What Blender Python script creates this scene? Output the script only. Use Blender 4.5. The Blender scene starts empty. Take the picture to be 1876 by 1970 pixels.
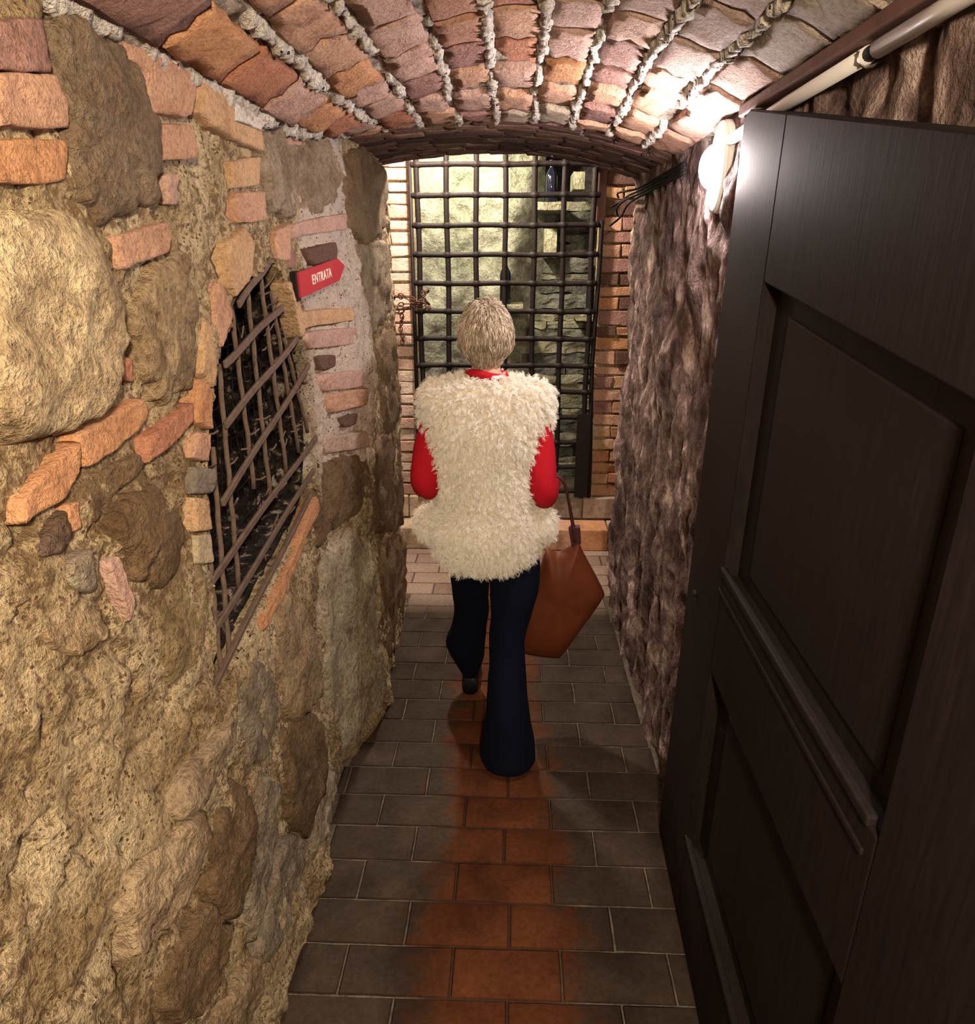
import bpy, math, random
import numpy as np
from mathutils import Vector, Matrix

random.seed(7)
RNG = np.random.default_rng(11)
scene = bpy.context.scene
COL = scene.collection
PI = math.pi

# ------------------------------------------------------------------ camera
F_PX = 1390.0
PITCH = math.radians(19.2)
YAW = math.radians(1.95)
EYE = np.array([0.0, 0.0, 1.78])
cam_data = bpy.data.cameras.new('camera')
cam_data.sensor_fit = 'HORIZONTAL'
cam_data.sensor_width = 36.0
cam_data.lens = 36.0 * F_PX / 1876.0
cam_data.clip_start = 0.02
cam = bpy.data.objects.new('camera', cam_data)
COL.objects.link(cam)
cam.location = EYE
cam.rotation_euler = (PI / 2 - PITCH, 0.0, YAW)
scene.camera = cam

# ------------------------------------------------------------------ world, exposure, lamps outside the frame
world = bpy.data.worlds.new('world')
scene.world = world
world.use_nodes = True
world.node_tree.nodes['Background'].inputs[0].default_value = (0.55, 0.5, 0.6, 1)
world.node_tree.nodes['Background'].inputs[1].default_value = 0.05
scene.view_settings.view_transform = 'Standard'
scene.view_settings.look = 'None'
scene.view_settings.gamma = 1.0
scene.view_settings.use_curve_mapping = False
scene.view_settings.exposure = 0.28


def point_light(name, loc, power, colour, radius):
    d = bpy.data.lights.new(name, 'POINT')
    d.energy = power
    d.color = colour
    d.shadow_soft_size = radius
    o = bpy.data.objects.new(name, d)
    COL.objects.link(o)
    o.location = loc
    return o


point_light('passage_lamp_light', (0.14, -0.35, 2.02), 150.0, (1.0, 0.81, 0.56), 0.05)
point_light('chamber_lamp_light', (-0.40, 4.12, 2.62), 180.0, (1.0, 0.80, 0.64), 0.06)
point_light('cell_lamp_light', (-0.36, 4.84, 2.56), 38.0, (1.0, 0.97, 0.64), 0.06)
LAMP_STRENGTH = 340.0


# ------------------------------------------------------------------ pixel helpers (a pixel becomes a ray into the real place)
FWD = np.array([-math.sin(YAW) * math.cos(PITCH), math.cos(YAW) * math.cos(PITCH), -math.sin(PITCH)])
RGT = np.array([math.cos(YAW), math.sin(YAW), 0.0])
UPV = np.cross(RGT, FWD)


def ray(x, y):
    return FWD + RGT * (x - 938.0) / F_PX + UPV * (985.0 - y) / F_PX


def at_x(x, y, X):
    r = ray(x, y)
    return EYE + r * (X / r[0])


def at_y(x, y, Y):
    r = ray(x, y)
    return EYE + r * (Y / r[1])


# ------------------------------------------------------------------ noise
def _hash(ix, iy, iz, seed):
    h = (ix.astype(np.int64) * 374761393 + iy.astype(np.int64) * 668265263 + iz.astype(np.int64) * 2147483647 + seed * 974711) & 0xFFFFFFFF
    h = ((h ^ (h >> 13)) * 1274126177) & 0xFFFFFFFF
    h = ((h ^ (h >> 16)) * 2246822519) & 0xFFFFFFFF
    h = h ^ (h >> 15)
    return (h & 0xFFFFFF).astype(np.float64) / 0xFFFFFF


def vnoise(p, seed=0):
    p = np.asarray(p, float)
    i = np.floor(p)
    f = p - i
    u = f * f * (3 - 2 * f)
    ix, iy, iz = i[..., 0], i[..., 1], i[..., 2]
    r = 0
    for dx in (0, 1):
        wx = u[..., 0] if dx else 1 - u[..., 0]
        for dy in (0, 1):
            wy = u[..., 1] if dy else 1 - u[..., 1]
            for dz in (0, 1):
                wz = u[..., 2] if dz else 1 - u[..., 2]
                r = r + wx * wy * wz * _hash(ix + dx, iy + dy, iz + dz, seed)
    return r * 2 - 1


def fbm(p, scale, octaves=4, seed=0, gain=0.5):
    p = np.asarray(p, float) * scale
    a, t = 1.0, 0.0
    for k in range(octaves):
        t = t + a * vnoise(p, seed + k * 17)
        p = p * 2.03 + 3.1
        a *= gain
    return t


# ------------------------------------------------------------------ mesh helpers
def mesh_obj(name, verts, faces, mat=None, parent=None, smooth=True):
    me = bpy.data.meshes.new(name)
    me.from_pydata([tuple(map(float, v)) for v in verts], [], [tuple(int(i) for i in f) for f in faces])
    me.update()
    if smooth:
        me.shade_smooth()
    o = bpy.data.objects.new(name, me)
    COL.objects.link(o)
    if mat:
        me.materials.append(mat)
    if parent:
        o.parent = parent
    return o


def empty(name, loc=(0, 0, 0)):
    o = bpy.data.objects.new(name, None)
    COL.objects.link(o)
    o.location = loc
    o.empty_display_size = 0.1
    return o


def tag(o, label=None, cat=None, group=None, kind=None):
    if label:
        o['label'] = label
    if cat:
        o['category'] = cat
    if group:
        o['group'] = group
    if kind:
        o['kind'] = kind
    return o


class MB:
    """collects geometry of ONE object"""

    def __init__(self):
        self.v = []
        self.f = []

    def add(self, verts, faces):
        b = len(self.v)
        self.v.extend([tuple(map(float, q)) for q in verts])
        self.f.extend([tuple(b + int(i) for i in fc) for fc in faces])
        return self

    def build(self, name, mat, parent=None, smooth=True):
        return mesh_obj(name, self.v, self.f, mat, parent, smooth)


def g_box(x0, x1, y0, y1, z0, z1):
    v = [(x, y, z) for x in (x0, x1) for y in (y0, y1) for z in (z0, z1)]
    f = [(0, 1, 3, 2), (4, 6, 7, 5), (0, 4, 5, 1), (2, 3, 7, 6), (0, 2, 6, 4), (1, 5, 7, 3)]
    return v, f


def bevel(o, w=0.003, seg=2):
    m = o.modifiers.new('bevel', 'BEVEL')
    m.width = w
    m.segments = seg
    m.limit_method = 'ANGLE'
    return o


def frames(pts):
    pts = [np.asarray(p, float) for p in pts]
    n = len(pts)
    ts = []
    for i in range(n):
        t = pts[min(i + 1, n - 1)] - pts[max(i - 1, 0)]
        ts.append(t / (np.linalg.norm(t) + 1e-12))
    a = np.array([0, 0, 1.0]) if abs(ts[0][2]) < 0.9 else np.array([1.0, 0, 0])
    u = np.cross(a, ts[0])
    u /= np.linalg.norm(u)
    out = []
    for t in ts:
        u = u - t * (u @ t)
        u /= np.linalg.norm(u) + 1e-12
        out.append((u, np.cross(t, u)))
    return pts, out


def g_tube(pts, r, n=8, cap=True):
    pts, fr = frames(pts)
    rs = r if hasattr(r, '__len__') else [r] * len(pts)
    v, f = [], []
    for p, (a, b), rr in zip(pts, fr, rs):
        for k in range(n):
            t = 2 * PI * k / n
            v.append(p + (a * math.cos(t) + b * math.sin(t)) * rr)
    for i in range(len(pts) - 1):
        for k in range(n):
            f.append((i * n + k, i * n + (k + 1) % n, (i + 1) * n + (k + 1) % n, (i + 1) * n + k))
    if cap:
        f.append(tuple(range(n - 1, -1, -1)))
        f.append(tuple((len(pts) - 1) * n + k for k in range(n)))
    return v, f


def catmull(keys, sub):
    """keys: rows of numbers, smooth interpolation"""
    K = np.asarray(keys, float)
    out = []
    n = len(K)
    for i in range(n - 1):
        p0, p1, p2, p3 = K[max(i - 1, 0)], K[i], K[i + 1], K[min(i + 2, n - 1)]
        for s in range(sub):
            t = s / sub
            out.append(0.5 * ((2 * p1) + (-p0 + p2) * t + (2 * p0 - 5 * p1 + 4 * p2 - p3) * t * t + (-p0 + 3 * p1 - 3 * p2 + p3) * t ** 3))
    out.append(K[-1])
    return np.array(out)


def g_loft(keys, n=24, sub=4, power=2.0, noise=0.0, seed=0, nscale=14):
    """keys rows (x, y, z, rx, ry): horizontal super-elliptic rings"""
    R = catmull(keys, sub)
    v = []
    for (x, y, z, rx, ry) in R:
        for k in range(n):
            t = 2 * PI * k / n
            c, s = math.cos(t), math.sin(t)
            e = 2.0 / power
            v.append((x + rx * math.copysign(abs(c) ** e, c), y + ry * math.copysign(abs(s) ** e, s), z))
    v = np.array(v)
    if noise:
        nz = fbm(v, nscale, 3, seed)
        cen = np.repeat(R[:, :3], n, axis=0)
        d = v - cen
        d /= np.linalg.norm(d, axis=1, keepdims=True) + 1e-9
        v = v + d * (nz * noise)[:, None]
    f = []
    m = len(R)
    for i in range(m - 1):
        for k in range(n):
            f.append((i * n + k, i * n + (k + 1) % n, (i + 1) * n + (k + 1) % n, (i + 1) * n + k))
    f.append(tuple(range(n - 1, -1, -1)))
    f.append(tuple((m - 1) * n + k for k in range(n)))
    return v, f


def g_ball(c, r, nu=20, nv=12):
    v, f = [], []
    for j in range(nv + 1):
        ph = PI * j / nv
        for k in range(nu):
            t = 2 * PI * k / nu
            v.append((c[0] + r[0] * math.sin(ph) * math.cos(t), c[1] + r[1] * math.sin(ph) * math.sin(t), c[2] + r[2] * math.cos(ph)))
    for j in range(nv):
        for k in range(nu):
            f.append((j * nu + k, (j + 1) * nu + k, (j + 1) * nu + (k + 1) % nu, j * nu + (k + 1) % nu))
    return v, f


def g_lathe(prof, n=20):
    """prof rows (r, z) about the z axis"""
    v, f = [], []
    for r, z in prof:
        for k in range(n):
            t = 2 * PI * k / n
            v.append((r * math.cos(t), r * math.sin(t), z))
    for j in range(len(prof) - 1):
        for k in range(n):
            f.append((j * n + k, j * n + (k + 1) % n, (j + 1) * n + (k + 1) % n, (j + 1) * n + k))
    f.append(tuple(range(n - 1, -1, -1)))
    f.append(tuple((len(prof) - 1) * n + k for k in range(n)))
    return v, f


def g_prism(poly, depth, to_world):
    """poly 2-D; to_world(a, b, h) gives a point; h runs 0..depth"""
    n = len(poly)
    v = [to_world(a, b, 0.0) for a, b in poly] + [to_world(a, b, depth) for a, b in poly]
    f = [tuple(range(n - 1, -1, -1)), tuple(range(n, 2 * n))]
    for i in range(n):
        j = (i + 1) % n
        f.append((i, j, n + j, n + i))
    return v, f


# ------------------------------------------------------------------ materials
def new_mat(name):
    m = bpy.data.materials.new(name)
    m.use_nodes = True
    nt = m.node_tree
    b = nt.nodes['Principled BSDF']
    return m, nt, b


def N(nt, kind, **kw):
    n = nt.nodes.new(kind)
    for k, v in kw.items():
        setattr(n, k, v)
    return n


def ramp(nt, fac, stops):
    r = N(nt, 'ShaderNodeValToRGB')
    e = r.color_ramp.elements
    while len(e) < len(stops):
        e.new(0.5)
    for el, (p, c) in zip(e, stops):
        el.position = p
        el.color = c if len(c) == 4 else (*c, 1)
    nt.links.new(fac, r.inputs[0])
    return r.outputs[0]


def noise_tex(nt, vec, scale, detail=6, rough=0.6, dist=0.0):
    n = N(nt, 'ShaderNodeTexNoise')
    n.inputs['Scale'].default_value = scale
    n.inputs['Detail'].default_value = detail
    n.inputs['Roughness'].default_value = rough
    n.inputs['Distortion'].default_value = dist
    nt.links.new(vec, n.inputs['Vector'])
    return n.outputs['Fac']


def mix(nt, fac, a, b, mode='MIX'):
    m = N(nt, 'ShaderNodeMix', data_type='RGBA', blend_type=mode)
    for sock, val in ((m.inputs['Factor'], fac), (m.inputs['A'] if False else m.inputs[6], a), (m.inputs[7], b)):
        if hasattr(val, 'node'):
            nt.links.new(val, sock)
        elif isinstance(val, (int, float)):
            sock.default_value = val
        else:
            sock.default_value = (*val, 1) if len(val) == 3 else val
    return m.outputs[2]


def bump(nt, b, height, strength, dist=0.01):
    n = N(nt, 'ShaderNodeBump')
    n.inputs['Strength'].default_value = strength
    n.inputs['Distance'].default_value = dist
    nt.links.new(height, n.inputs['Height'])
    nt.links.new(n.outputs[0], b.inputs['Normal'])


def mathn(nt, op, a, b=0.0, clamp=False):
    m = N(nt, 'ShaderNodeMath', operation=op, use_clamp=clamp)
    for s, v in ((m.inputs[0], a), (m.inputs[1], b)):
        if hasattr(v, 'node'):
            nt.links.new(v, s)
        else:
            s.default_value = v
    return m.outputs[0]


def geo_pos(nt):
    return N(nt, 'ShaderNodeNewGeometry').outputs['Position']


def rocky(name, stops, scale=9.0, fine=90.0, bump_s=0.6, bump_d=0.012, pits=0.0, pit_col=(0.05, 0.035, 0.025), objcol=False, rough=0.9, speck=0.5, stretch=None, dirt=0.0, lime=False):
    m, nt, b = new_mat(name)
    p = geo_pos(nt)
    if stretch:
        mp = N(nt, 'ShaderNodeMapping')
        mp.inputs['Scale'].default_value = stretch
        nt.links.new(p, mp.inputs['Vector'])
        p = mp.outputs[0]
    n1 = noise_tex(nt, p, scale, 8, 0.65, 0.6)
    n2 = noise_tex(nt, p, fine, 5, 0.7)
    c = ramp(nt, n1, stops)
    if objcol:
        oi = N(nt, 'ShaderNodeObjectInfo')
        c = mix(nt, 1.0, oi.outputs['Color'], c, 'MULTIPLY')
    dark = ramp(nt, n2, [(0.3, (1 - speck,) * 3), (0.55, (1, 1, 1))])
    c = mix(nt, 1.0, c, dark, 'MULTIPLY')
    n4 = noise_tex(nt, p, fine * 0.4, 4, 0.7)
    h = mathn(nt, 'ADD', mathn(nt, 'MULTIPLY', n1, 0.7), mathn(nt, 'ADD', mathn(nt, 'MULTIPLY', n2, 0.5), mathn(nt, 'MULTIPLY', n4, 0.8)))
    if dirt:
        n5 = noise_tex(nt, p, 2.3, 3, 0.5)
        grit = ramp(nt, mathn(nt, 'ADD', n4, mathn(nt, 'MULTIPLY', mathn(nt, 'SUBTRACT', n5, 0.5), 0.45)), [(0.40, (0, 0, 0)), (0.50, (1, 1, 1))])
        c = mix(nt, mathn(nt, 'MULTIPLY', mathn(nt, 'SUBTRACT', 1.0, grit), dirt), c, (0.17, 0.10, 0.05))
    if lime:
        sp = N(nt, 'ShaderNodeSeparateXYZ')
        nt.links.new(p, sp.inputs[0])
        n6 = noise_tex(nt, p, 6.0, 5, 0.65)
        my = N(nt, 'ShaderNodeMapRange')
        nt.links.new(mathn(nt, 'ADD', sp.outputs[1], mathn(nt, 'MULTIPLY', mathn(nt, 'SUBTRACT', n6, 0.5), 0.35)), my.inputs[0])
        my.inputs[1].default_value = 2.08
        my.inputs[2].default_value = 2.2
        mz = N(nt, 'ShaderNodeMapRange')
        nt.links.new(mathn(nt, 'ADD', sp.outputs[2], mathn(nt, 'MULTIPLY', mathn(nt, 'SUBTRACT', n6, 0.5), 0.3)), mz.inputs[0])
        mz.inputs[1].default_value = 1.0
        mz.inputs[2].default_value = 1.1
        me_ = N(nt, 'ShaderNodeMapRange')
        nt.links.new(sp.outputs[1], me_.inputs[0])
        me_.inputs[1].default_value = 2.75
        me_.inputs[2].default_value = 2.6
        c = mix(nt, mathn(nt, 'MULTIPLY', mathn(nt, 'MULTIPLY', my.outputs[0], mz.outputs[0]), mathn(nt, 'MULTIPLY', me_.outputs[0], 0.85)), c, mix(nt, n4, (0.62, 0.50, 0.44), (0.88, 0.78, 0.71)))
    if pits:
        v = N(nt, 'ShaderNodeTexVoronoi')
        v.inputs['Scale'].default_value = fine * 0.9
        nt.links.new(p, v.inputs['Vector'])
        n3 = noise_tex(nt, p, fine * 0.3, 3, 0.6)
        pm = mathn(nt, 'MULTIPLY', mathn(nt, 'LESS_THAN', v.outputs['Distance'], 0.33), mathn(nt, 'GREATER_THAN', n3, 1.0 - pits))
        c = mix(nt, pm, c, pit_col)
        h = mathn(nt, 'SUBTRACT', h, mathn(nt, 'MULTIPLY', pm, 0.5))
    nt.links.new(c, b.inputs['Base Color'])
    b.inputs['Roughness'].default_value = rough
    b.inputs['Specular IOR Level'].default_value = 0.25
    bump(nt, b, h, bump_s, bump_d)
    return m


def plain(name, col, rough=0.6, metal=0.0, spec=0.4, var=0.25, scale=30, bump_s=0.0):
    m, nt, b = new_mat(name)
    p = N(nt, 'ShaderNodeTexCoord').outputs['Object']
    n = noise_tex(nt, p, scale, 5, 0.65)
    c = ramp(nt, n, [(0.25, tuple(x * (1 - var) for x in col)), (0.75, tuple(min(1, x * (1 + var)) for x in col))])
    nt.links.new(c, b.inputs['Base Color'])
    b.inputs['Roughness'].default_value = rough
    b.inputs['Metallic'].default_value = metal
    b.inputs['Specular IOR Level'].default_value = spec
    if bump_s:
        bump(nt, b, n, bump_s, 0.004)
    return m


M = {}
M['mortar_left'] = rocky('cream_lime_mortar', [(0.26, (0.24, 0.16, 0.085)), (0.40, (0.46, 0.33, 0.18)), (0.55, (0.72, 0.57, 0.36)), (0.8, (0.84, 0.72, 0.52))], 5.5, 130, 1.0, 0.03, pits=0.45, pit_col=(0.16, 0.10, 0.06), speck=0.6, dirt=0.8, lime=True)
M['brick'] = rocky('weathered_brick', [(0.25, (0.68, 0.62, 0.6)), (0.5, (1, 1, 1)), (0.75, (1.0, 1.08, 1.12))], 13, 130, 1.0, 0.016, objcol=True, speck=0.45)
M['stone'] = rocky('rubble_stone', [(0.28, (0.35, 0.29, 0.24)), (0.45, (0.85, 0.8, 0.74)), (0.6, (1.1, 1.08, 1.02)), (0.75, (1.4, 1.35, 1.25))], 8, 85, 1.0, 0.03, objcol=True, speck=0.55, pits=0.2, pit_col=(0.14, 0.09, 0.06), dirt=0.35)
M['vault_mortar'] = rocky('white_vault_mortar', [(0.3, (0.36, 0.28, 0.24)), (0.48, (0.80, 0.72, 0.65)), (0.75, (0.92, 0.87, 0.82))], 16, 95, 1.0, 0.03, pits=0.4, speck=0.6)
M['vault_base'] = rocky('sooty_vault_bed', [(0.36, (0.06, 0.045, 0.04)), (0.48, (0.34, 0.27, 0.22)), (0.62, (0.62, 0.52, 0.44))], 14, 80, 1.0, 0.03, speck=0.6)
M['right_plaster'] = rocky('flaking_brown_plaster', [(0.32, (0.035, 0.021, 0.021)), (0.46, (0.115, 0.072, 0.066)), (0.56, (0.24, 0.165, 0.15)), (0.64, (0.56, 0.44, 0.40))], 8.5, 70, 1.0, 0.026, speck=0.4, pits=0.25, stretch=(1, 1.1, 0.75))
def path_grout(m):
    nt = m.node_tree
    b = nt.nodes['Principled BSDF']
    old = b.inputs['Base Color'].links[0].from_socket
    p = geo_pos(nt)
    sx = N(nt, 'ShaderNodeSeparateXYZ')
    nt.links.new(p, sx.inputs[0])
    mr = N(nt, 'ShaderNodeMapRange')
    nt.links.new(mathn(nt, 'ABSOLUTE', mathn(nt, 'ADD', sx.outputs[0], 0.035)), mr.inputs[0])
    mr.inputs[1].default_value = 0.24
    mr.inputs[2].default_value = 0.16
    nt.links.new(mix(nt, mathn(nt, 'MULTIPLY', mr.outputs[0], 0.85), old, (0.03, 0.016, 0.011)), b.inputs['Base Color'])
    return m


M['grout'] = rocky('pale_floor_grout', [(0.3, (0.08, 0.062, 0.05)), (0.7, (0.20, 0.16, 0.13))], 20, 90, 0.5, 0.004)
path_grout(M['grout'])
M['rock_cell'] = rocky('grey_green_rock', [(0.28, (0.15, 0.15, 0.12)), (0.5, (0.42, 0.42, 0.36)), (0.72, (0.62, 0.62, 0.54))], 8, 60, 1.0, 0.04, objcol=True, speck=0.5)
M['rubble_dark'] = rocky('window_depth_rubble', [(0.44, (0.010, 0.007, 0.006)), (0.56, (0.05, 0.035, 0.028)), (0.63, (0.42, 0.34, 0.29))], 26, 90, 1.0, 0.02, speck=0.5)  # dark of the recess put into the colour, between pale rubble specks
M['recess_shade'] = rocky('recess_shade_lining', [(0.3, (0.008, 0.006, 0.005)), (0.7, (0.05, 0.035, 0.028))], 18, 90, 1.0, 0.02)  # shade of the opening's depth painted as a near-black colour
M['iron'] = plain('dark_wrought_iron', (0.013, 0.0095, 0.009), 0.6, 0.2, 0.2, 0.35, 60, 0.3)
M['rust_iron'] = plain('dusty_rusted_iron', (0.135, 0.092, 0.07), 0.75, 0.2, 0.3, 0.35, 50, 0.4)
M['pipe'] = plain('grey_pvc_pipe', (0.62, 0.60, 0.62), 0.4, 0, 0.5, 0.06, 20)
M['batten'] = plain('reddish_brown_batten', (0.13, 0.065, 0.055), 0.75, 0, 0.3, 0.35, 18, 0.4)
M['cable'] = plain('black_cable', (0.008, 0.008, 0.010), 0.85, 0, 0.1)
M['white_plastic'] = plain('white_plastic', (0.82, 0.82, 0.8), 0.35, 0, 0.5, 0.03)
M['steel'] = plain('bright_steel', (0.6, 0.58, 0.55), 0.3, 1.0)
M['red_enamel'] = plain('red_enamel', (0.42, 0.03, 0.045), 0.4, 0, 0.5, 0.08)
M['white_letter'] = plain('white_lettering', (0.85, 0.78, 0.74), 0.5, 0, 0.4, 0.05)
M['skin'] = plain('skin', (0.62, 0.36, 0.27), 0.5, 0, 0.4, 0.06)
M['eye'] = plain('eye_white', (0.7, 0.68, 0.66), 0.2)
M['red_wool'] = plain('red_knit', (0.42, 0.006, 0.018), 0.85, 0, 0.2, 0.12, 120, 0.3)
M['white_piping'] = plain('white_collar_trim', (0.8, 0.7, 0.68), 0.8, 0, 0.2, 0.05)
M['vest_hide'] = plain('cream_hide', (0.72, 0.62, 0.5), 0.9, 0, 0.1, 0.1)
M['denim'] = plain('dark_navy_denim', (0.0022, 0.0042, 0.013), 0.9, 0, 0.12, 0.25, 40, 0.2)
M['boot'] = plain('black_boot', (0.006, 0.007, 0.011), 0.5, 0, 0.4)
M['bottle'] = plain('black_bottle_glass', (0.006, 0.008, 0.02), 0.08, 0, 0.7, 0.1)
M['leather'] = plain('tan_leather', (0.115, 0.028, 0.0095), 0.6, 0, 0.22, 0.2, 9, 0.2)
M['leather_dark'] = plain('dark_leather', (0.05, 0.012, 0.012), 0.5, 0, 0.4, 0.2, 20)

# door wood
m, nt, b = new_mat('dark_stained_wood')
tc = N(nt, 'ShaderNodeTexCoord').outputs['Object']
mp = N(nt, 'ShaderNodeMapping')
mp.inputs['Scale'].default_value = (6, 14, 1.3)
nt.links.new(tc, mp.inputs['Vector'])
g = noise_tex(nt, mp.outputs[0], 6, 8, 0.65, 0.8)
nt.links.new(ramp(nt, g, [(0.3, (0.006, 0.0042, 0.0042)), (0.6, (0.013, 0.009, 0.0088)), (0.8, (0.021, 0.015, 0.0142))]), b.inputs['Base Color'])
b.inputs['Roughness'].default_value = 0.7
b.inputs['Specular IOR Level'].default_value = 0.14
bump(nt, b, g, 0.2, 0.002)
M['door_wood'] = m

# floor tile: grey-brown dirt everywhere except the trodden strip where the terracotta shows
m, nt, b = new_mat('worn_terracotta_tile')
p = geo_pos(nt)
sx = N(nt, 'ShaderNodeSeparateXYZ')
nt.links.new(p, sx.inputs[0])
n1 = noise_tex(nt, p, 5.0, 6, 0.6, 0.4)
n2 = noise_tex(nt, p, 60.0, 6, 0.7)
oi = N(nt, 'ShaderNodeObjectInfo')
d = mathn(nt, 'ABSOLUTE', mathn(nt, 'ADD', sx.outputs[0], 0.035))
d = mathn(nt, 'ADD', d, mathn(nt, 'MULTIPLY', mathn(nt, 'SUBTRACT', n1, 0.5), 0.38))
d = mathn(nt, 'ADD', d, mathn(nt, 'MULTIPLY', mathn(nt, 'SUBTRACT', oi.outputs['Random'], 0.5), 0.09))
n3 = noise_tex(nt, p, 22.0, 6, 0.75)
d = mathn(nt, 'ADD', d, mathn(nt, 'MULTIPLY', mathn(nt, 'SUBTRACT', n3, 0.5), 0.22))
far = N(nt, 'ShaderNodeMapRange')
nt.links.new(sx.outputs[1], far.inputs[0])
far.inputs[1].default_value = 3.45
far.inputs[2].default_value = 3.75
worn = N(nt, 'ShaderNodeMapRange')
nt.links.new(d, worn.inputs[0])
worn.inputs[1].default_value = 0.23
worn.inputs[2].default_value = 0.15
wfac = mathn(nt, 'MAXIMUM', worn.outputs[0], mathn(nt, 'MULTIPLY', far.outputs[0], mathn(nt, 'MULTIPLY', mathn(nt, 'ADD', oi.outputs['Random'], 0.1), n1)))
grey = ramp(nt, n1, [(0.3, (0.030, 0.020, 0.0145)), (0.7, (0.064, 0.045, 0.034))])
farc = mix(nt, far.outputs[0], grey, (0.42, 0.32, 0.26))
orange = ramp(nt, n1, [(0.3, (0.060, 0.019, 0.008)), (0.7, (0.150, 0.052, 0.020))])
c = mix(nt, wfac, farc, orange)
c = mix(nt, 1.0, c, ramp(nt, n2, [(0.3, (0.62, 0.6, 0.58)), (0.6, (1, 1, 1))]), 'MULTIPLY')
nt.links.new(c, b.inputs['Base Color'])
b.inputs['Roughness'].default_value = 0.75
b.inputs['Specular IOR Level'].default_value = 0.12
bump(nt, b, mathn(nt, 'ADD', n1, mathn(nt, 'MULTIPLY', n2, 0.4)), 0.35, 0.006)
M['tile'] = m

# fur, hair strands
m, nt, b = new_mat('cream_curly_fur')
hi = N(nt, 'ShaderNodeHairInfo')
nt.links.new(ramp(nt, hi.outputs['Random'], [(0.0, (0.80, 0.73, 0.63)), (0.5, (0.93, 0.89, 0.82)), (1.0, (0.98, 0.96, 0.93))]), b.inputs['Base Color'])
b.inputs['Roughness'].default_value = 0.7
b.inputs['Specular IOR Level'].default_value = 0.25
M['fur'] = m
m, nt, b = new_mat('ash_blond_hair')
hi = N(nt, 'ShaderNodeHairInfo')
nt.links.new(ramp(nt, hi.outputs['Random'], [(0.0, (0.13, 0.09, 0.062)), (0.5, (0.36, 0.285, 0.21)), (1.0, (0.68, 0.585, 0.47))]), b.inputs['Base Color'])
b.inputs['Roughness'].default_value = 0.45
M['hair'] = m
# lamp glow
m, nt, b = new_mat('lamp_glow')
e = N(nt, 'ShaderNodeEmission')
e.inputs[0].default_value = (1.0, 0.88, 0.86, 1)
e.inputs[1].default_value = LAMP_STRENGTH
nt.links.new(e.outputs[0], nt.nodes['Material Output'].inputs[0])
M['glow'] = m

BR = dict(orange=(0.66, 0.34, 0.18), salmon=(0.66, 0.39, 0.27), red=(0.54, 0.24, 0.15), mauve=(0.38, 0.21, 0.18), pink=(0.62, 0.40, 0.33), dark=(0.16, 0.09, 0.07), tan=(0.68, 0.44, 0.26), grey=(0.26, 0.22, 0.18), buff=(0.56, 0.45, 0.32))

# ------------------------------------------------------------------ surfaces of the passage
LY = np.array([-0.8, 0.6, 1.2, 1.8, 2.19, 2.45, 2.63, 2.72, 3.0, 3.6])
LZ = np.array([0.0, 0.83, 0.95, 1.05, 1.42, 1.68, 2.11, 2.5])
LX = np.array([
    # z: 0     .83    .95    1.05   1.42   1.68   2.11   2.5
    [-0.58, -0.58, -0.58, -0.60, -0.61, -0.61, -0.61, -0.61],
    [-0.575, -0.575, -0.575, -0.595, -0.60, -0.60, -0.60, -0.60],
    [-0.575, -0.575, -0.575, -0.59, -0.59, -0.59, -0.59, -0.59],
    [-0.58, -0.585, -0.585, -0.59, -0.59, -0.59, -0.595, -0.60],
    [-0.63, -0.61, -0.60, -0.60, -0.595, -0.60, -0.63, -0.64],
    [-0.565, -0.57, -0.56, -0.555, -0.535, -0.555, -0.60, -0.62],
    [-0.52, -0.54, -0.535, -0.53, -0.50, -0.522, -0.577, -0.60],
    [-0.545, -0.56, -0.55, -0.545, -0.525, -0.54, -0.585, -0.60],
    [-0.57, -0.57, -0.57, -0.57, -0.57, -0.575, -0.59, -0.60],
    [-0.575, -0.575, -0.575, -0.575, -0.58, -0.585, -0.59, -0.60]])


def bilin(Yk, Zk, G, y, z):
    y = np.clip(np.asarray(y, float), Yk[0], Yk[-1])
    z = np.clip(np.asarray(z, float), Zk[0], Zk[-1])
    i = np.clip(np.searchsorted(Yk, y, side='right') - 1, 0, len(Yk) - 2)
    j = np.clip(np.searchsorted(Zk, z, side='right') - 1, 0, len(Zk) - 2)
    a = (y - Yk[i]) / (Yk[i + 1] - Yk[i])
    c = (z - Zk[j]) / (Zk[j + 1] - Zk[j])
    return (G[i, j] * (1 - a) + G[i + 1, j] * a) * (1 - c) + (G[i, j + 1] * (1 - a) + G[i + 1, j + 1] * a) * c


def XL(y, z):
    return bilin(LY, LZ, LX, y, z)


def XR(y, z):
    y = np.asarray(y, float)
    x = np.interp(y, [-0.8, 1.75, 2.0, 2.67, 3.3, 3.6], [0.605, 0.60, 0.575, 0.55, 0.55, 0.535])
    return x + 0.0 * np.asarray(z, float)


def ZC(x, y):
    x = np.asarray(x, float)
    y = np.asarray(y, float)
    vault = 2.285 - np.where(x < 0, 0.60, 0.46) * x ** 2
    arch = np.interp(x, [-0.75, -0.6, -0.45, -0.3, -0.15, 0.0, 0.15, 0.3, 0.45, 0.6, 0.75], [2.16, 2.192, 2.213, 2.227, 2.234, 2.233, 2.222, 2.197, 2.158, 2.108, 2.04])
    t = np.clip((y - 1.9) / 0.95, 0, 1)
    t = t * t * (3 - 2 * t)
    return vault * (1 - t) + arch * t


def on_left(px, py):
    X = -0.58
    for _ in range(14):
        q = at_x(px, py, X)
        X = 0.5 * X + 0.5 * float(XL(q[1], q[2]))
    q = at_x(px, py, X)
    return q


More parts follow.
